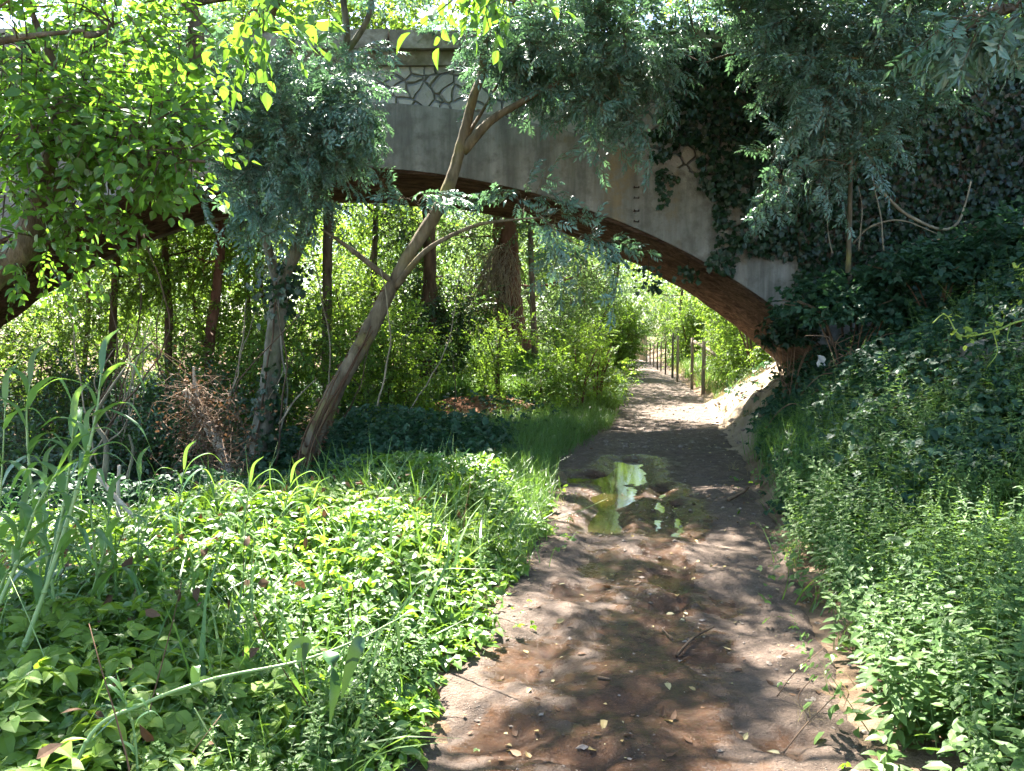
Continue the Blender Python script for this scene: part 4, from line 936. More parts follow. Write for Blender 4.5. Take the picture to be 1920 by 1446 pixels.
p = np.stack([q[:, 0], q[:, 1], np.maximum(H(q[:, 0], q[:, 1]), ZP(q[:, 0], q[:, 1])) + .02 + .05 * rng.random(len(q))], -1); p = p[nz(p, 2.5) > -.1]
inst(mb, T_TREL, p, rdir(len(p), None, 1, -.2) * [1, 1, .35], upn(len(p), .4), rng.uniform(.02, .05, len(p)))
solo('bramble_cover', mb, [M['bramble'], M['canestem'], M['brownleaf']], None, None, kind='stuff')
mb = MB()
q = scatter(9000, -5, .5, 1.4, 6.5, lambda x, y: (edge_l(x, y) > .3) * sstep(.0, .5, nz(np.stack([x, y], -1) + 30, 1.1) + .55 * (x < -.8) * (y < 3.4)))
p = np.stack([q[:, 0], q[:, 1], H(q[:, 0], q[:, 1]) + .10 + .36 * sstep(.05, .8, edge_l(q[:, 0], q[:, 1])) * (.75 + .5 * np.clip(nz(q, 1.6), -.6, 1)) * (.6 + .5 * rng.random(len(q)))], -1)
inst(mb, T_TRE, p, rdir(len(p), None, 1, -.2) * [1, 1, .35], upn(len(p), .3), rng.uniform(.06, .1, len(p)))
solo('pale_creeper', mb, [M['bramble_pale'], M['canestem']], None, None, kind='stuff')
# shaded cover farther along the river side
mb = MB()
q = scatter(34000, -8, 1.2, 7.5, 13.5, lambda x, y: (1 - .92 * sstep(10.2, 11.4, y + .4 * nz(np.stack([x, y], -1), 1.5)) * (x > -3.6)) * sstep(.25, .9, edge_l(x, y) + .2 * nz(np.stack([x, y], -1), 2)) * .9)
hm = (1 - .75 * np.exp(-(((q[:, 0] + 2.4) / .9) ** 2 + ((q[:, 1] - 8.7) / 1.0) ** 2))) * (.12 + .45 * sstep(.3, 1.2, edge_l(q[:, 0], q[:, 1]))) * (.8 + .6 * np.clip(nz(q, 1.2), -.6, 1))
p = np.stack([q[:, 0], q[:, 1], H(q[:, 0], q[:, 1]) + hm * rng.random(len(q)) ** .5], -1)
inst(mb, T_TREL, p, rdir(len(p), None, 1, -.2) * [1, 1, .4], upn(len(p), .42), rng.uniform(.05, .09, len(p)))
q = scatter(42000, -16, 2.0, 13.5, 30, lambda x, y: (edge_l(x, y) > 4.2) * .9)
p = np.stack([q[:, 0], q[:, 1], H(q[:, 0], q[:, 1]) + .15 + .6 * rng.random(len(q)) * (.6 + .5 * nz(q, .8))], -1)
inst(mb, T_TREL, p, rdir(len(p), None, 1, -.2) * [1, 1, .4], upn(len(p), .42), rng.uniform(.05, .09, len(p)))
q = scatter(900, -3.2, 1.2, 13.8, 16.6, lambda x, y: sstep(0, .4, nz(np.stack([x, y], -1) + 4, 2.2)))
p = np.stack([q[:, 0], q[:, 1], H(q[:, 0], q[:, 1]) + .03 + .2 * rng.random(len(q))], -1); inst(mb, T_TREL, p, rdir(len(p)) * [1, 1, .4], upn(len(p), .4), rng.uniform(.05, .09, len(p)))
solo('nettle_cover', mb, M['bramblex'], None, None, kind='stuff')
# grass: path verge, mound, bank foot
mb = MB()
def grass(q, sc, temps=T_TUFT):
    p = np.stack([q[:, 0], q[:, 1], H(q[:, 0], q[:, 1]) - .02], -1); n = len(p)
    d = rng.normal(size=(n, 3)) * .18; d[:, 2] += 1
    inst(mb, temps, p, d, rng.normal(size=(n, 3)), sc * rng.uniform(.6, 1.2, n))
grass(scatter(5200, -3, 3, 4.6, 8.6, lambda x, y: sstep(.0, .2, edge_l(x, y)) * (1 - sstep(.5, 1.2, edge_l(x, y) + .3 * nz(np.stack([x, y], -1), 1.5))) * sstep(4.6, 5.6, y)), 1.0)
grass(scatter(6000, -1, 3.5, 8.6, 15.5, lambda x, y: sstep(-.05, .15, edge_l(x, y)) * (1 - sstep(.6, 1.3, edge_l(x, y)))), .95)
grass(scatter(12000, -4, 3.2, 15.8, 26, lambda x, y: (edge_l(x, y) > .1) * 1.0), 1.5, T_TUFTW)
grass(scatter(7500, -3.8, 2.4, 10.2, 16.4, lambda x, y: (edge_l(x, y) > .4) * (np.hypot((x + .9) / 1.5, (y - 15.0) / 1.2) > 1)), 1.0)
grass(scatter(2600, 1, 6, 6.2, 10.5, lambda x, y: sstep(.1, .35, edge_r(x, y)) * (1 - sstep(.8, 1.4, edge_r(x, y)))), 1.0)
grass(scatter(1500, 1, 6, 3.5, 6.8, lambda x, y: sstep(.0, .4, edge_r(x, y)) * .6), 1.1)
grass(scatter(2200, 3, 9, 18.5, 40, lambda x, y: sstep(.1, .4, edge_r(x, y)) * (1 - sstep(1.5, 2.5, edge_r(x, y)))), 1.2, T_TUFTW)
grass(scatter(2600, 1, 14, 26, 60, lambda x, y: (edge_l(x, y) > .1) * (1 - sstep(2, 4, edge_l(x, y)))), 1.7, T_TUFTW)
grass(scatter(300, -5, 0, 2.6, 7.5, lambda x, y: (edge_l(x, y) > .3) * 1.0), 1.7, T_TUFTW)
grass(scatter(420, -1.8, .3, 1.8, 4.2, lambda x, y: (edge_l(x, y) > .15) * .6), 1.0)
solo('grass', mb, M['grass'], None, None, kind='stuff')
mb = MB()
grass(scatter(700, 3.5, 8, 20, 34, lambda x, y: sstep(.1, .3, edge_r(x, y)) * (1 - sstep(.6, 1.0, edge_r(x, y)))), 1.0, T_TUFTW)
grass(scatter(160, -1, 3, 2, 14, lambda x, y: (np.abs(np.abs(x - pc(y)) - pw(y)) < .14) * 1.0), .6)
qd = scatter(900, 2.5, 7, 11, 18.8, lambda x, y: (edge_r(x, y) > .1) * (edge_r(x, y) < 2.4) * sstep(.0, .6, nz(np.stack([x, y], -1) + 8, 1.6) + .2))
grass(qd, .7)
solo('dry_grass', mb, M['dry'], None, None, kind='stuff')
# weeds at the bank foot close by
mb = MB()
def stand(q, temps, sc, lean_=.25):
    p = np.stack([q[:, 0], q[:, 1], H(q[:, 0], q[:, 1]) - .02], -1); n = len(p); d = rng.normal(size=(n, 3)) * lean_; d[:, 2] += 1
    d[:, 0] -= .2 * (edge_r(q[:, 0], q[:, 1]) < .5) * (edge_r(q[:, 0], q[:, 1]) > 0)
    inst(mb, temps, p, d, rng.normal(size=(n, 3)), sc * rng.uniform(.65, 1.25, n))
den = lambda x, y: sstep(.05, .45, edge_r(x, y) + .18 * nz(np.stack([x, y], -1), 2.5))
stand(scatter(1500, .8, 5, 1.6, 6.4, den), T_WEED, .8); stand(scatter(1300, .8, 5, 1.6, 6.8, den), T_WEEDS, 1.0)
stand(scatter(300, 3, 7, 6.4, 9, den), T_WEED, .9)
stand(scatter(120, -4, .2, 1.6, 4.6, lambda x, y: (edge_l(x, y) > .25) * 1.0), T_WEEDS, .9)
stand(scatter(260, -1.3, .4, 2.0, 3.6, lambda x, y: (edge_l(x, y) > .12) * 1.0), T_WEEDS, .75); stand(scatter(110, -2.6, .4, 3.4, 6.5, lambda x, y: (edge_l(x, y) > .1) * 1.0), T_WEED, .75)
solo('weeds', mb, [M['weed'], M['canestem']], None, None, kind='stuff')
# bank carpet
mb = MB()
q = scatter(42000, 1.5, 11, 5.2, 12, lambda x, y: sstep(.25, .7, edge_r(x, y) + .25 * nz(np.stack([x, y], -1), 1.6) + .2 * (y < 9)) * (.35 + .65 * sstep(-.5, .1, nz(np.stack([x, y], -1), 1.1))) * (x < .85 * y + 1.5))
hm = .12 + .42 * sstep(.3, 1.4, edge_r(q[:, 0], q[:, 1])) * np.clip(.7 + .6 * nz(q, 1.4), .15, 1.4)
p = np.stack([q[:, 0], q[:, 1], H(q[:, 0], q[:, 1]) + hm * rng.random(len(q)) ** .5], -1)
inst(mb, T_TREL, p, rdir(len(p), np.array([-.4, -.3, 0]), 1, -.3) * [1, 1, .5], upn(len(p), .42) + [-.3, -.2, 0], rng.uniform(.05, .095, len(p)))
q = scatter(7000, 1.8, 10, 5.6, 11.5, lambda x, y: (edge_r(x, y) > .5) * sstep(-.1, .5, nz(np.stack([x, y], -1) + 50, 1.2)))
p = np.stack([q[:, 0], q[:, 1], H(q[:, 0], q[:, 1]) + .15 + .4 * rng.random(len(q))], -1)
inst(mb, T_IVY, p, rdir(len(p), np.array([-.6, -.4, -.2]), .6, -.2), upn(len(p), .35) + [-.35, -.25, 0], rng.uniform(.05, .085, len(p)))
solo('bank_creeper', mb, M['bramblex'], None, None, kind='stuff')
# bramble bushes on the bank
def bush(label, c, rad, n, lm='bramblex', sc=.085, name='bramble_bush'):
    c = np.asarray(c, float); b = onground((c[0], c[1])); root = thing(name, label, 'bramble', b)
    ms, mc = MB(), MB()
    v = rng.normal(size=(n, 3)); v /= np.linalg.norm(v, axis=1)[:, None]; v[:, 2] = np.abs(v[:, 2]) * 1.0 - .3 * rng.random(n); v *= (rng.random(n) ** .35)[:, None]
    p = c + v * np.asarray(rad) * (1 + .25 * nz(v * 2 + c, 2))[:, None]; k = (nz(p, 2.4) > -.45) & (p[:, 2] > H(p[:, 0], p[:, 1])); p, v = p[k], v[k]
    inst(mc, T_TREL, p, rdir(len(p), v, .7, -.2), upn(len(p), .4) + v * .4, sc * rng.uniform(.7, 1.2, len(p)))
    for i in range(9):
        a = rng.random() * 6.28; e = c + np.array([math.cos(a), math.sin(a), .25]) * np.asarray(rad) * .95
        q = rough(spline([b, (b + e) / 2 + [0, 0, rad[2] * .6], e], 6), .05, 2); ms.tube(q, lerpr([.012, .004], len(q)), 4)
    part('stem', ms, M['drytwig'], root, b); part('foliage', mc, [M[lm], M['drytwig']], root, b)
bush('bramble bush with shiny sun flecked leaves against the grey end of the arch', P(1590, 590, 9.6), (.95, .7, .62), 1500)
bush('bramble mound above the twig heap under the ivy wall', P(1760, 520, 9.2), (.9, .7, .5), 1300)
bush('low bramble spreading at the foot of the sandy bank under the arch', P(1530, 830, 9.2), (.7, .6, .4), 900)
bush('bramble hummock beneath the pale vine tendril', P(1800, 760, 7.8), (.8, .7, .45), 1100)
bush('bramble at the top edge of the bank high above the pale rocks', P(1920, 480, 9.0), (.9, .8, .7), 1200)
bush('small bramble clump below the twig heap', P(1640, 800, 8.4), (.6, .5, .35), 800)
bush('dark leafy clump overhanging the arch springing', P(1480, 640, 11.2), (.45, .4, .5), 600, 'ivy')
bush('clump at the arch foot with rust coloured stems', P(1500, 740, 11.0), (.5, .4, .45), 560, 'dark')

qd = scatter(3000, 2.5, 7, 11, 19.5, lambda x, y: (edge_r(x, y) > .45) * sstep(-.1, .6, nz(np.stack([x, y], -1) + 3, 1.4) + .25 * (edge_r(x, y) > 1.2)))
mb = MB(); pq = np.stack([qd[:, 0], qd[:, 1], H(qd[:, 0], qd[:, 1]) + .04 + .2 * rng.random(len(qd))], -1)
inst(mb, T_TREL, pq, rdir(len(pq), np.array([-.5, -.2, -.3])), upn(len(pq), .4) + [-.4, 0, 0], rng.uniform(.05, .1, len(pq)))
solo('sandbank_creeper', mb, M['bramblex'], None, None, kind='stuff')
# pebbles
mb = MB(); q = scatter(5200, -.6, 5.2, 1.8, 18, lambda x, y: (np.abs(x - pc(y)) < pw(y) * 1.25) * (.35 + .65 * (nz(np.stack([x, y], -1), 2) > .1)))
p = np.stack([q[:, 0], q[:, 1], np.where(np.abs(q[:, 0] - pc(q[:, 1])) < pw(q[:, 1]), ZP(q[:, 0], q[:, 1]), H(q[:, 0], q[:, 1])) + .002], -1)
def pebble():
    v = np.array([(1, 0, 0), (-1, 0, 0), (0, 1, 0), (0, -1, 0), (0, 0, 1), (0, 0, -1), (.7, .7, .3), (-.7, .6, .3), (.6, -.7, .3), (-.7, -.7, .3)]) * (1 + .3 * rng.normal(size=(10, 1)))
    f = [(4, 0, 6), (4, 6, 2), (4, 2, 7), (4, 7, 1), (4, 1, 9), (4, 9, 3), (4, 3, 8), (4, 8, 0), (5, 6, 0), (5, 2, 6), (5, 7, 2), (5, 1, 7), (5, 9, 1), (5, 3, 9), (5, 8, 3), (5, 0, 8)]
    return dict(v=v * [1, .8, .55], f=np.array(f), l=np.zeros(16, int), m=np.zeros(16, int))
inst(mb, [pebble() for _ in range(5)], p, rdir(len(p)) * [1, 1, 0], upn(len(p), .1), (.004 + .018 * rng.random(len(p)) ** 3) * (1 + 1.6 * (p[:, 1] > 11)))
q = scatter(420, 2.5, 6.5, 10.5, 18.5, lambda x, y: (edge_r(x, y) > -.1) * (edge_r(x, y) < 2.0)); p = np.stack([q[:, 0], q[:, 1], H(q[:, 0], q[:, 1])], -1); inst(mb, [pebble() for _ in range(5)], p, rdir(len(p)), upn(len(p), .4), .02 + .09 * rng.random(len(p)) ** 3)
solo('pebbles', mb, M['pebble'], None, None, kind='stuff')
# fallen leaves on the path
mb = MB(); q = scatter(4200, -.8, 3.6, 1.8, 12, lambda x, y: (np.abs(x - pc(y)) < pw(y) * .98) * (1 - .06 * y))
k = hsum(q[:, 0], q[:, 1]) < .045; q = q[k]
p = np.stack([q[:, 0], q[:, 1], ZP(q[:, 0], q[:, 1]) + .006], -1)
kk = (nz(p, 1.9) + .5 * nz(p, 5) > -.15) | (rng.random(len(p)) < .3); p = p[kk]; bw = rng.random(len(p)) < .42
LB = [dict(leaf(2, .55, rng.uniform(-.6, .7), rng.uniform(-.6, .6)), m=np.ones(8, int)) for _ in range(6)]; LW = [leaf(2, .6, rng.uniform(-.3, .5), rng.uniform(-.4, .4)) for _ in range(6)]
qf = np.concatenate([pl.mean(0) + rng.normal(size=(26, 2)) * [.16, .5] for pl in PUD]); inst(mb, LW, np.stack([qf[:, 0], qf[:, 1], np.full(len(qf), -.047)], -1), rdir(len(qf)) * [1, 1, .02], upn(len(qf), .04), rng.uniform(.012, .035, len(qf)))
for tt_, sel in ((LW, ~bw), (LB, bw)):
    pp = p[sel]; inst(mb, tt_, pp, rdir(len(pp)) * [1, 1, .12], upn(len(pp), .3), .010 + .045 * rng.random(len(pp)) ** 2)
solo('fallen_leaves', mb, [M['litter'], M['brownleaf']], None, None, kind='stuff')

def tubes(name, mat, label, cat, lines, group=None, base=None):
    m_ = MB()
    for pts, rad, amp in lines:
        q = rough(spline(pts, 7), amp, 3); m_.tube(q, lerpr(rad, len(q)), 6)
    return solo(name, m_, mat, label, cat, np.asarray(lines[0][0][0]) if base is None else base)
def gz(px, py, up=.012): 
    c = G(px, py); c[2] = float(ZP(np.array(c[0]), np.array(c[1]))) + up; return c
tubes('stick', M['barkdark'], 'dark forked stick lying across the wet middle of the path', 'stick', [([gz(1268, 1228), gz(1300, 1208, .03), gz(1340, 1190, .03)], [.009, .007, .004], .006), ([gz(1262, 1205), gz(1240, 1183)], [.006, .004], .004)])
tubes('stick', M['barkdark'], 'short black twig near the bottom of the path', 'stick', [([gz(1120, 1282), gz(1145, 1287)], [.008, .006], .004)])
tubes('stick', M['drytwig'], 'thin curved dry stem arching over the path edge by the weeds', 'stick', [([gz(1455, 1325), P(1490, 1260, 3.25), P(1545, 1215, 3.3)], [.003, .0025, .0015], .01)])
tubes('stick', M['drytwig'], 'pale bent dead stems at the sunny path corner', 'stick', [([gz(1470, 1410), P(1520, 1350, 2.95), P(1580, 1290, 3.0)], [.0035, .003, .002], .01), ([P(1520, 1350, 2.95), P(1500, 1310, 3), P(1530, 1270, 3)], [.004, .003, .002], .01)])
tubes('root', M['drytwig'], 'bare root sticking out of the cut bank beside the path', 'root', [([gz(1365, 945, .03), gz(1395, 935, .05), P(1405, 912, 7.6)], [.018, .015, .012], .01)])

# ------------------------------------------------------------------ dead wood on the river side
stb = P(420, 930, 8.6); stb[2] = H(stb[0], stb[1]) - .1
st = thing('broken_stump', 'broken dead tree with splintered top and a mop of dry reddish twigs', 'dead tree', stb)
mb = MB(); q = rough(spline([stb, P(425, 880, 8.6), P(408, 830, 8.6), P(380, 775, 8.6), P(352, 730, 8.6)], 8), .03, 2); mb.tube(q, lerpr([.065, .06, .06, .065, .03], len(q)) * (1 + .2 * nz(q, 5)), 8); part('trunk', mb, M['deadwood'], st, stb)
mb = MB(); q = rough(spline([P(382, 780, 8.6), P(368, 730, 8.55), P(362, 685, 8.5)], 6), .02, 2); mb.tube(q, lerpr([.045, .03, .01], len(q)), 7); part('limb', mb, M['deadwood'], st, stb)
mb = MB()
for _ in range(200):
    t = rng.random() * 1.15; s0 = P(350 + 70 * t, 715 + 150 * t + rng.normal() * 18, 8.55 + rng.normal() * .12); e = s0 + rng.normal(size=3) * [.26, .18, .16] + [.08, -.05, -.26 * rng.random()]
    q = rough(spline([s0, (s0 + e) / 2 + rng.normal(size=3) * .17, e], 4), .05, 4); mb.tube(q, lerpr([.005, .002], len(q)), 3)
part('dry_twigs', mb, M['drytwig'], st, stb)['kind'] = 'stuff'
mb = MB(); n = 900; p = P(390, 800, 8.5) + rng.normal(size=(n, 3)) * [.3, .15, .35]; inst(mb, LL, p, rdir(n), upn(n, .8), rng.uniform(.03, .06, n)); part('dead_leaves', mb, M['brownleaf'], st, stb)['kind'] = 'stuff'
def dead(label, pts, rad, mat='deadwood', name='dead_branch'): return tubes(name, M[mat], label, 'dead branch', [(pts, rad, .015)])
dead('bleached upright dead stem behind the reeds', [P(222, 1030, 5.6), P(222, 930, 5.6), P(226, 870, 5.6)], [.017, .016, .012])
dead('long pale fallen branch slanting down through the reeds', [P(155, 860, 5.4), P(230, 945, 5.3), P(310, 1032, 5.2)], [.012, .016, .014])
dead('grey dead limb poking up beside the crooked trunk', [P(195, 905, 7.5), P(200, 830, 7.5), P(180, 780, 7.5), P(235, 690, 7.5)], [.03, .025, .02, .01], 'barkpale')
dead('pale short stump leaning at the foot of the broken tree', [P(360, 1010, 6.4), P(385, 965, 6.4), P(420, 905, 6.4)], [.06, .05, .04])
dead('thin bent dead stem by the reed tips', [P(238, 900, 6.6), P(248, 850, 6.6), P(240, 815, 6.6)], [.014, .012, .008], 'barkpale')
dead('dry cane lying in the undergrowth under the bent reed', [P(300, 1312, 2.75), P(400, 1300, 2.9), P(480, 1285, 3.05)], [.01, .01, .008], 'liana')
for i in range(26):
    px = rng.uniform(150, 760); Yd = rng.uniform(9, 12); s0 = P(px, rng.uniform(760, 900), Yd); e = s0 + [rng.uniform(-.6, .9), rng.normal() * .2, rng.uniform(1.2, 2.6)]
    tubes('liana', M['liana'] if i % 2 else M['barkdark'], ['thin bare vine strung through the shrubs around the twin stem ash'][0], 'vine', [([s0, (s0 + e) / 2 + rng.normal(size=3) * .2, e], [.012, .009, .006], .05)])['group'] = 'bare vines in the undergrowth'
tubes('liana', M['barkpale'], 'pale vine hanging straight down beside the twin stem trunk', 'vine', [([P(522, 560, 9.7), P(528, 660, 9.7), P(540, 740, 9.7), P(524, 830, 9.7)], [.012, .012, .01, .008], .03)])
tubes('liana', M['liana'], 'bleached straight dead twig slanting between the two ash trunks', 'vine', [([P(525, 795, 9.4), P(560, 745, 9.4), P(595, 712, 9.4)], [.012, .01, .006], .015)])
# bare vines under the ivy wall
for lab, pts, rad in [('thick bare vine sagging in a loop before the ivy wall', [P(1640, 345, 10.6), P(1690, 395, 10.4), P(1760, 428, 10.2), P(1800, 410, 10.2), P(1822, 340, 10.3)], [.02, .022, .02, .016, .01]),
                      ('bare vine arching across below the looping vine', [P(1600, 455, 10.4), P(1640, 420, 10.3), P(1700, 415, 10.2), P(1760, 440, 10.0)], [.012, .012, .01, .006]),
                      ('upright bare stem beside the sapling', [P(1612, 470, 10.2), P(1618, 400, 10.3), P(1610, 350, 10.4)], [.01, .008, .005]),
                      ('crooked bare stem leaning from the bank to the loop', [P(1660, 470, 10), P(1650, 400, 10.2), P(1636, 330, 10.4)], [.011, .009, .006]),
                      ('fallen bare branch propped on the bank brambles', [P(1670, 480, 9.8), P(1720, 455, 9.8), P(1790, 450, 9.7)], [.012, .01, .006]),
                      ('forked dry branch under the ivy wall', [P(1560, 475, 10.1), P(1552, 430, 10.3), P(1545, 370, 10.5)], [.009, .007, .004])]:
    tubes('bare_vine', M['liana'], lab, 'vine', [(pts, rad, .02)])
m_ = MB(); hb = onground((P(1610, 680, 9.2)[0], 9.2))
for _ in range(60):
    s0 = P(rng.uniform(1560, 1680), rng.uniform(640, 720), 9.1 + rng.normal() * .15); e = s0 + [rng.uniform(-.45, .45), -.1 + rng.normal() * .15, rng.uniform(-.35, .25)]
    m_.tube(rough(spline([s0, (s0 + e) / 2 + rng.normal(size=3) * .06, e], 4), .02), lerpr([.008, .004], 9), 4)
solo('twig_heap', m_, M['drytwig'], 'heap of dry reddish twigs and stalks on the bank below the brambles', 'twigs', hb, kind='thing')
m_ = MB()
c = P(1540, 677, 10.2); g_ = np.linspace(-1, 1, 7); a, b = np.meshgrid(g_, g_, indexing='ij'); q = np.stack([c[0] + a * .05, c[1] + .03 * np.sin(a * 3 + b * 4), c[2] + b * .07 * (1 - .2 * a)], -1); q2 = q + [0, .004, 0]
m_.grid(q); m_.grid(q2[:, ::-1]); solo('plastic_scrap', m_, M['litterwhite'], 'small white plastic scrap caught on the twigs under the arch', 'litter', c)
for (px, py, Yd, s_, lab) in [(1850, 815, 7.2, .22, 'pale broken rock half buried in the bank'), (1905, 830, 7.0, .16, 'second smaller pale rock beside the big one'), (1560, 700, 10.4, .16, 'rounded stone under the arch springing')]:
    c = P(px, py, Yd); c[2] = H(c[0], c[1]) + s_ * .25; th_, ph = np.meshgrid(np.linspace(0, np.pi, 14), np.linspace(0, 2 * np.pi, 22), indexing='ij')
    v = np.stack([np.sin(th_) * np.cos(ph), np.sin(th_) * np.sin(ph), np.cos(th_)], -1); v = np.sign(v) * np.abs(v) ** .8 * (1 + .25 * nz(v * 1.3 + px, 1.6))[..., None]
    m_ = MB(); m_.grid(c + v * s_ * [1.3, .9, .8], smooth=False); solo('rock', m_, M['rock'], lab, 'rock', c - [0, 0, s_ * .5])

# pale climbing tendril
vp = [P(1960, 590, 4.6), P(1900, 605, 4.6), P(1860, 622, 4.6), P(1800, 630, 4.6), P(1770, 590, 4.7), P(1745, 605, 4.7)]
vt = thing('climbing_vine', 'pale yellow green vine tendril curling out over the bank', 'vine', onground((vp[0][0], 4.6)))
vb0 = np.array(vt.location); m_ = MB()
m_.tube(spline([vb0 + [.3, 0, 0], vp[0] + [.12, 0, -.4], vp[0]], 6), .006, 5); m_.tube(rough(spline(vp, 8), .01), lerpr([.007, .003], 41), 5)
m_.tube(spline([P(1862, 622, 4.6), P(1870, 660, 4.6), P(1850, 690, 4.6)], 6), lerpr([.005, .002], 13), 4); m_.tube(spline([P(1895, 605, 4.6), P(1890, 640, 4.55), P(1925, 640, 4.5)], 6), lerpr([.005, .002], 13), 4)
part('stem', m_, M['vine'], vt, vb0); m_ = MB()
for px, py in [(1870, 610), (1855, 618), (1815, 622), (1792, 628), (1885, 585), (1905, 570), (1915, 520), (1910, 500), (1780, 592), (1815, 640)]:
    n = 7; p = P(px, py, 4.6) + rng.normal(size=(n, 3)) * .018; inst(m_, LM, p, rdir(n), upn(n, .6), rng.uniform(.02, .045, n))
part('foliage', m_, M['vine'], vt, vb0)

# ------------------------------------------------------------------ reeds
def ribbon(mb, pts, wd, m=0, fold=.25):
    q = spline(pts, 6); n = len(q); T = np.gradient(q, axis=0); T /= np.linalg.norm(T, axis=1)[:, None]
    mt = np.abs(T[:, 2]).mean(); S = np.cross(T, [0.05, .1, 1] if mt < .75 else [.25, -1, .1]); S /= np.linalg.norm(S, axis=1)[:, None] + 1e-9
    for i in range(1, n):
        if S[i] @ S[i - 1] < 0: S[i] = -S[i]
    Nn = np.cross(S, T); t = np.linspace(0, 1, n); w_ = wd * .5 * np.minimum(1, .35 + 3 * t) * (1 - t ** 2.2) + .0006
    g_ = np.stack([q - S * w_[:, None] + Nn * (fold * w_)[:, None], q, q + S * w_[:, None] + Nn * (fold * w_)[:, None]], 1)
    mb.grid(g_, m=m, smooth=True, r=rng.random())
def cane(label, pts, r0, nl, L, wd, start=.25, extra=(), name='giant_reed', group=None):
    q = spline(pts, 8); b = q[0]; root = thing(name, label, 'reed', b, group); m_ = MB()
    r0 *= .78; rad = lerpr([r0, r0 * .85, r0 * .35], len(q)); m_.tube(q, rad, 7)
    n = 9
    for i in range(n):
        k = int((i + .5) / n * (len(q) - 1)); m_.tube([q[k], q[k] + (q[k + 1] - q[k]) / np.linalg.norm(q[k + 1] - q[k]) * .012], rad[k] * 1.25, 7)
    part('stem', m_, M['canestem'], root, b)
    for i in range(nl):
        t = start + (1 - start) * (i + .3) / nl; k = min(len(q) - 2, int(t * (len(q) - 1))); s0 = q[k]; tg = q[k + 1] - q[k]; tg /= np.linalg.norm(tg)
        a = (0 if i % 2 else math.pi) + rng.normal() * .6; o = np.array([math.cos(a), math.sin(a) * .8, 0]); l_ = L * rng.uniform(.7, 1.15) * (1 - .25 * t); dr = rng.uniform(.25, 1.0)
        wd_ = wd * 1.35; p1 = s0 + tg * l_ * .28 + o * l_ * .16; p2 = s0 + tg * l_ * .38 + o * l_ * .48; p3 = p2 + o * l_ * .26 + np.array([0, 0, -l_ * .45 * dr])
        m_ = MB(); ribbon(m_, [s0, p1, p2, p3], wd_ * rng.uniform(.8, 1.15)); part('leaf', m_, M['cane'], root, b)
    m_ = MB(); e = q[-1]; d = q[-1] - q[-3]; d /= np.linalg.norm(d); ribbon(m_, [e, e + d * L * .3, e + d * L * .5 + [.05, 0, -.02]], wd * .8); part('leaf', m_, M['cane'], root, b)
    for pts2, w2 in extra:
        m_ = MB(); ribbon(m_, pts2, w2); part('leaf', m_, M['caneshade' if r0 < .0065 and nl == 0 else 'cane'], root, b)
    return root
def foot(px, py, Yd): c = P(px, py, Yd); c[2] = H(c[0], c[1]); return c
cane('tallest giant reed, its thick jointed stem leaning in a long diagonal', [foot(-60, 1480, 2.7), P(20, 1270, 2.8), P(90, 1090, 2.9), P(150, 900, 3.0), P(178, 790, 3.05), P(190, 700, 3.1)], .0125, 8, .42, .032, .35, [([P(172, 780, 3.05), P(205, 770, 3.0), P(260, 800, 2.95), P(290, 860, 2.95)], .03)])
cane('slim upright giant reed with few leaves behind the diagonal one', [foot(120, 1250, 3.3), P(95, 1080, 3.3), P(62, 930, 3.3), P(50, 790, 3.3), P(56, 720, 3.3)], .009, 7, .4, .032, .3)
cane('giant reed with broad drooping leaves next to the tallest one', [foot(-20, 1400, 2.9), P(70, 1150, 3.0), P(110, 1000, 3.05), P(130, 880, 3.1), P(138, 800, 3.1)], .011, 9, .42, .036, .3)
cane('giant reed leaning outermost over the brambles', [foot(-120, 1400, 2.7), P(-40, 1220, 2.8), P(30, 1060, 2.9), P(65, 960, 2.9), P(110, 880, 2.9)], .011, 8, .4, .034, .3)
cane('young reed with sun whitened curled leaves below the broken stump', [foot(322, 1100, 4.5), P(328, 1010, 4.5), P(338, 930, 4.5), P(345, 880, 4.5)], .007, 6, .4, .026, .35, name='young_reed')
cane('young reed with two arched leaves near the ash roots', [foot(446, 1090, 4.8), P(450, 1010, 4.8), P(462, 950, 4.8), P(470, 905, 4.8)], .006, 6, .38, .024, .35, name='young_reed')
cane('young reed with leaf bent flat toward the leaning trunk', [foot(530, 1080, 4.9), P(528, 1000, 4.9), P(535, 950, 4.9), P(545, 905, 4.9)], .006, 6, .38, .024, .35, name='young_reed')
cane('short young reed arching at the shaded bramble border', [foot(575, 1075, 4.7), P(572, 1010, 4.7), P(580, 960, 4.7), P(588, 935, 4.7)], .006, 5, .34, .024, .3, name='young_reed')
cane('short thin reed rising from the bramble carpet in full sun', [foot(700, 1080, 4.6), P(704, 1020, 4.6), P(716, 960, 4.6)], .005, 4, .28, .016, .2, name='young_reed')
cane('small pale reed shoot beside the bent reed', [foot(262, 1500, 2.15), P(255, 1400, 2.2), P(240, 1330, 2.2), P(228, 1290, 2.2)], .005, 7, .17, .014, .3, name='young_reed')
for i, (x0, x1, y1, Yd, nl, lab) in enumerate([(-40, 10, 760, 3.4, 8, 'leafy reed crowding the edge of the reed bed'), (200, 165, 830, 3.7, 7, 'reed with sun bleached leaves standing between the tallest reed and the stump'), (60, 85, 900, 3.9, 8, 'shorter leafy reed deep in the reed bed'), (150, 205, 960, 3.5, 7, 'short reed with broad leaves low in the reed bed'), (-30, 40, 980, 3.1, 8, 'low reed spreading wide leaves over the brambles'), (250, 262, 900, 4.2, 6, 'thin reed before the pale fallen branch')]):
    cane(lab, [foot(x0, 1250, Yd), P(x0 * .6 + x1 * .4, 1120, Yd), P(x0 * .2 + x1 * .8, (1120 + y1) / 2, Yd), P(x1, y1, Yd)], .0085, nl, .42, .034, .2)
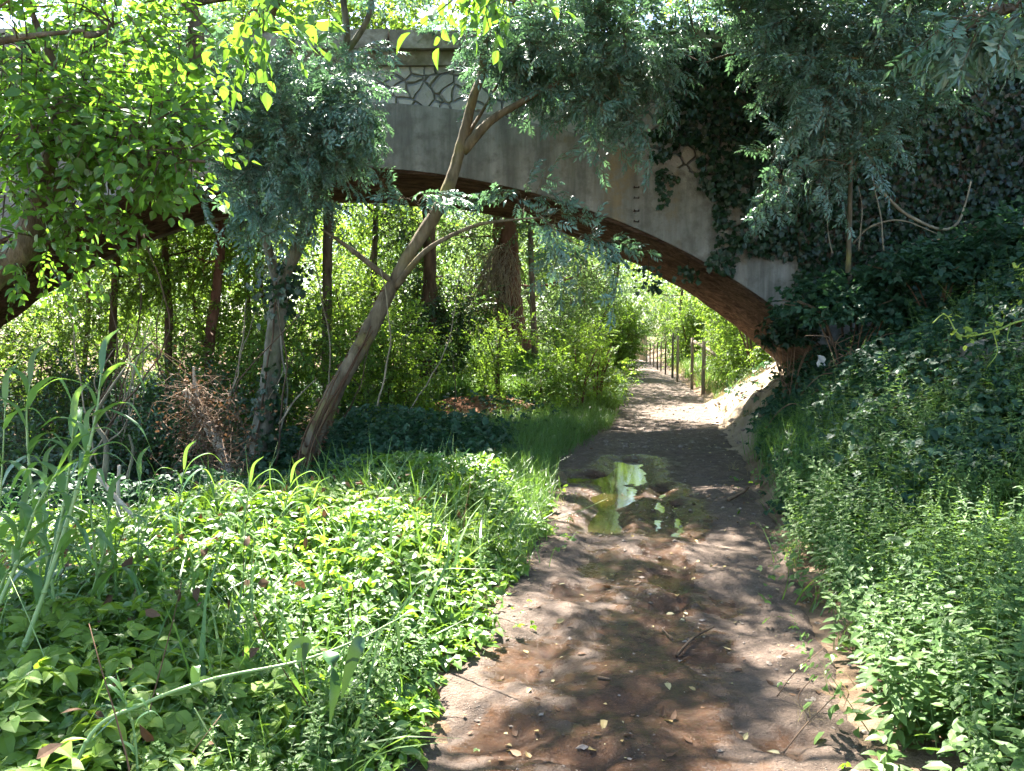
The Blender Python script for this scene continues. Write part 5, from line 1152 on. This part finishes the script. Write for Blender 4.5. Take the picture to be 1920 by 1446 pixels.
bp = [foot(60, 1500, 2.0), P(160, 1395, 2.1), P(270, 1320, 2.2), P(400, 1273, 2.3), P(560, 1240, 2.4), P(670, 1200, 2.45), P(742, 1163, 2.5)]
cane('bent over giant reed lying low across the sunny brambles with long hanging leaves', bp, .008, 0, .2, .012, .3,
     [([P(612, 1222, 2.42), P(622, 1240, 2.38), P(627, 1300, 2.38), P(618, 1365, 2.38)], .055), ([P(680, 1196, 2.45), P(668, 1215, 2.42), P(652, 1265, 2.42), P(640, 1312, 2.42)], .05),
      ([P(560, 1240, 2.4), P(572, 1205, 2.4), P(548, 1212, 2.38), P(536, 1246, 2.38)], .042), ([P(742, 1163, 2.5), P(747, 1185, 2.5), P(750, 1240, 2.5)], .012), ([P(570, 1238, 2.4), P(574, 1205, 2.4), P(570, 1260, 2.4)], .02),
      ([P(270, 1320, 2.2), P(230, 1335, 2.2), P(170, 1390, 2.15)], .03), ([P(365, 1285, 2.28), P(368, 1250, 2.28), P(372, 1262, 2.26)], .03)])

# big-leaved docks by the path corner
for i, (px, py, Yd, s_, lab) in enumerate([(1660, 1330, 2.7, .5, 'broad leaved dock at the sunny path corner'), (1740, 1260, 2.9, .9, 'broad leaved dock among the weeds above the corner plant'), (1840, 1420, 2.4, .6, 'large dark dock at the bottom of the weed bank'), (1900, 1150, 3.2, 1.0, 'tall dock with wide bright leaves above the dark dock'), (1700, 1040, 4.3, 1.1, 'pale upright dock leaf cluster below the brambles')]):
    b = foot(px, py, Yd); m_ = MB(); inst(m_, T_DOCK, b[None] - [0, 0, .02], np.array([[-.1, -.1, 1.]]), np.array([[1., .2, 0]]), np.array([s_]))
    solo('dock_plant', m_, [M['weed'], M['canestem']], lab, 'weed', b)

# ------------------------------------------------------------------ fence beyond the bridge
def post(px, py0, py1, Yd, r_, lab, mat='post', name='fence_post', lean_=0):
    t_ = P(px, py1, Yd); b = t_.copy(); b[2] = H(b[0], b[1]) - .05; m_ = MB(); q = rough(spline([b, (b + t_) / 2, t_ + [lean_, 0, 0]], 4), .015, 2)
    m_.tube(q, r_ * (1 + .1 * nz(q, 5)), 8); solo(name, m_, M[mat], lab, 'fence post', b, 'fence posts along the path')
post(1320, 728, 640, 21, .055, 'stout wooden fence post closest to the sandy bank'); post(1298, 722, 634, 23, .05, 'wooden fence post carrying the slanting brace')
post(1272, 708, 630, 26, .045, 'grey fence post just past the braced one'); post(1262, 700, 624, 28, .045, 'pale fence post third along from the brace', 'barkpale')
for i, (px, Yd) in enumerate([(1248, 30), (1240, 32), (1233, 34), (1226, 36), (1219, 38), (1213, 41)]):
    post(px, 690, 640 + i, Yd, .032, 'thin weathered post in the far run of the path fence', 'post' if i % 2 else 'barkdark')
m_ = MB(); m_.tube([P(1300, 640, 23), P(1322, 652, 22), P(1348, 672, 21)], .05, 7); solo('fence_brace', m_, M['post'], 'slanting timber brace nailed across the fence posts', 'fence brace', P(1300, 640, 23))
for i, (px, wd, Yd) in enumerate([(1190, .22, 46), (1196, .2, 45), (1203, .24, 44), (1210, .2, 43)]):
    t_ = P(px, 630, Yd); b = t_.copy(); b[2] = H(b[0], b[1]) - .05; m_ = MB(); m_.box(b - [wd / 2, .02, 0], [t_[0] + wd / 2, t_[1] + .02, t_[2] + .05 * (i % 2)], .03)
    solo('gate_board', m_, M['board'], 'sunlit pale vertical board standing where the path turns', 'board', b, 'boards at the path turn')
t_ = P(1177, 590, 50); b = t_.copy(); b[2] = H(b[0], b[1]); m_ = MB(); m_.tube([b, t_], [.09, .07], 8); m_.box(t_ - [.15, .1, .02], t_ + [.15, .1, .1]); solo('utility_pole', m_, M['barkpale'], 'grey blue pole behind the boards at the path end', 'pole', b)
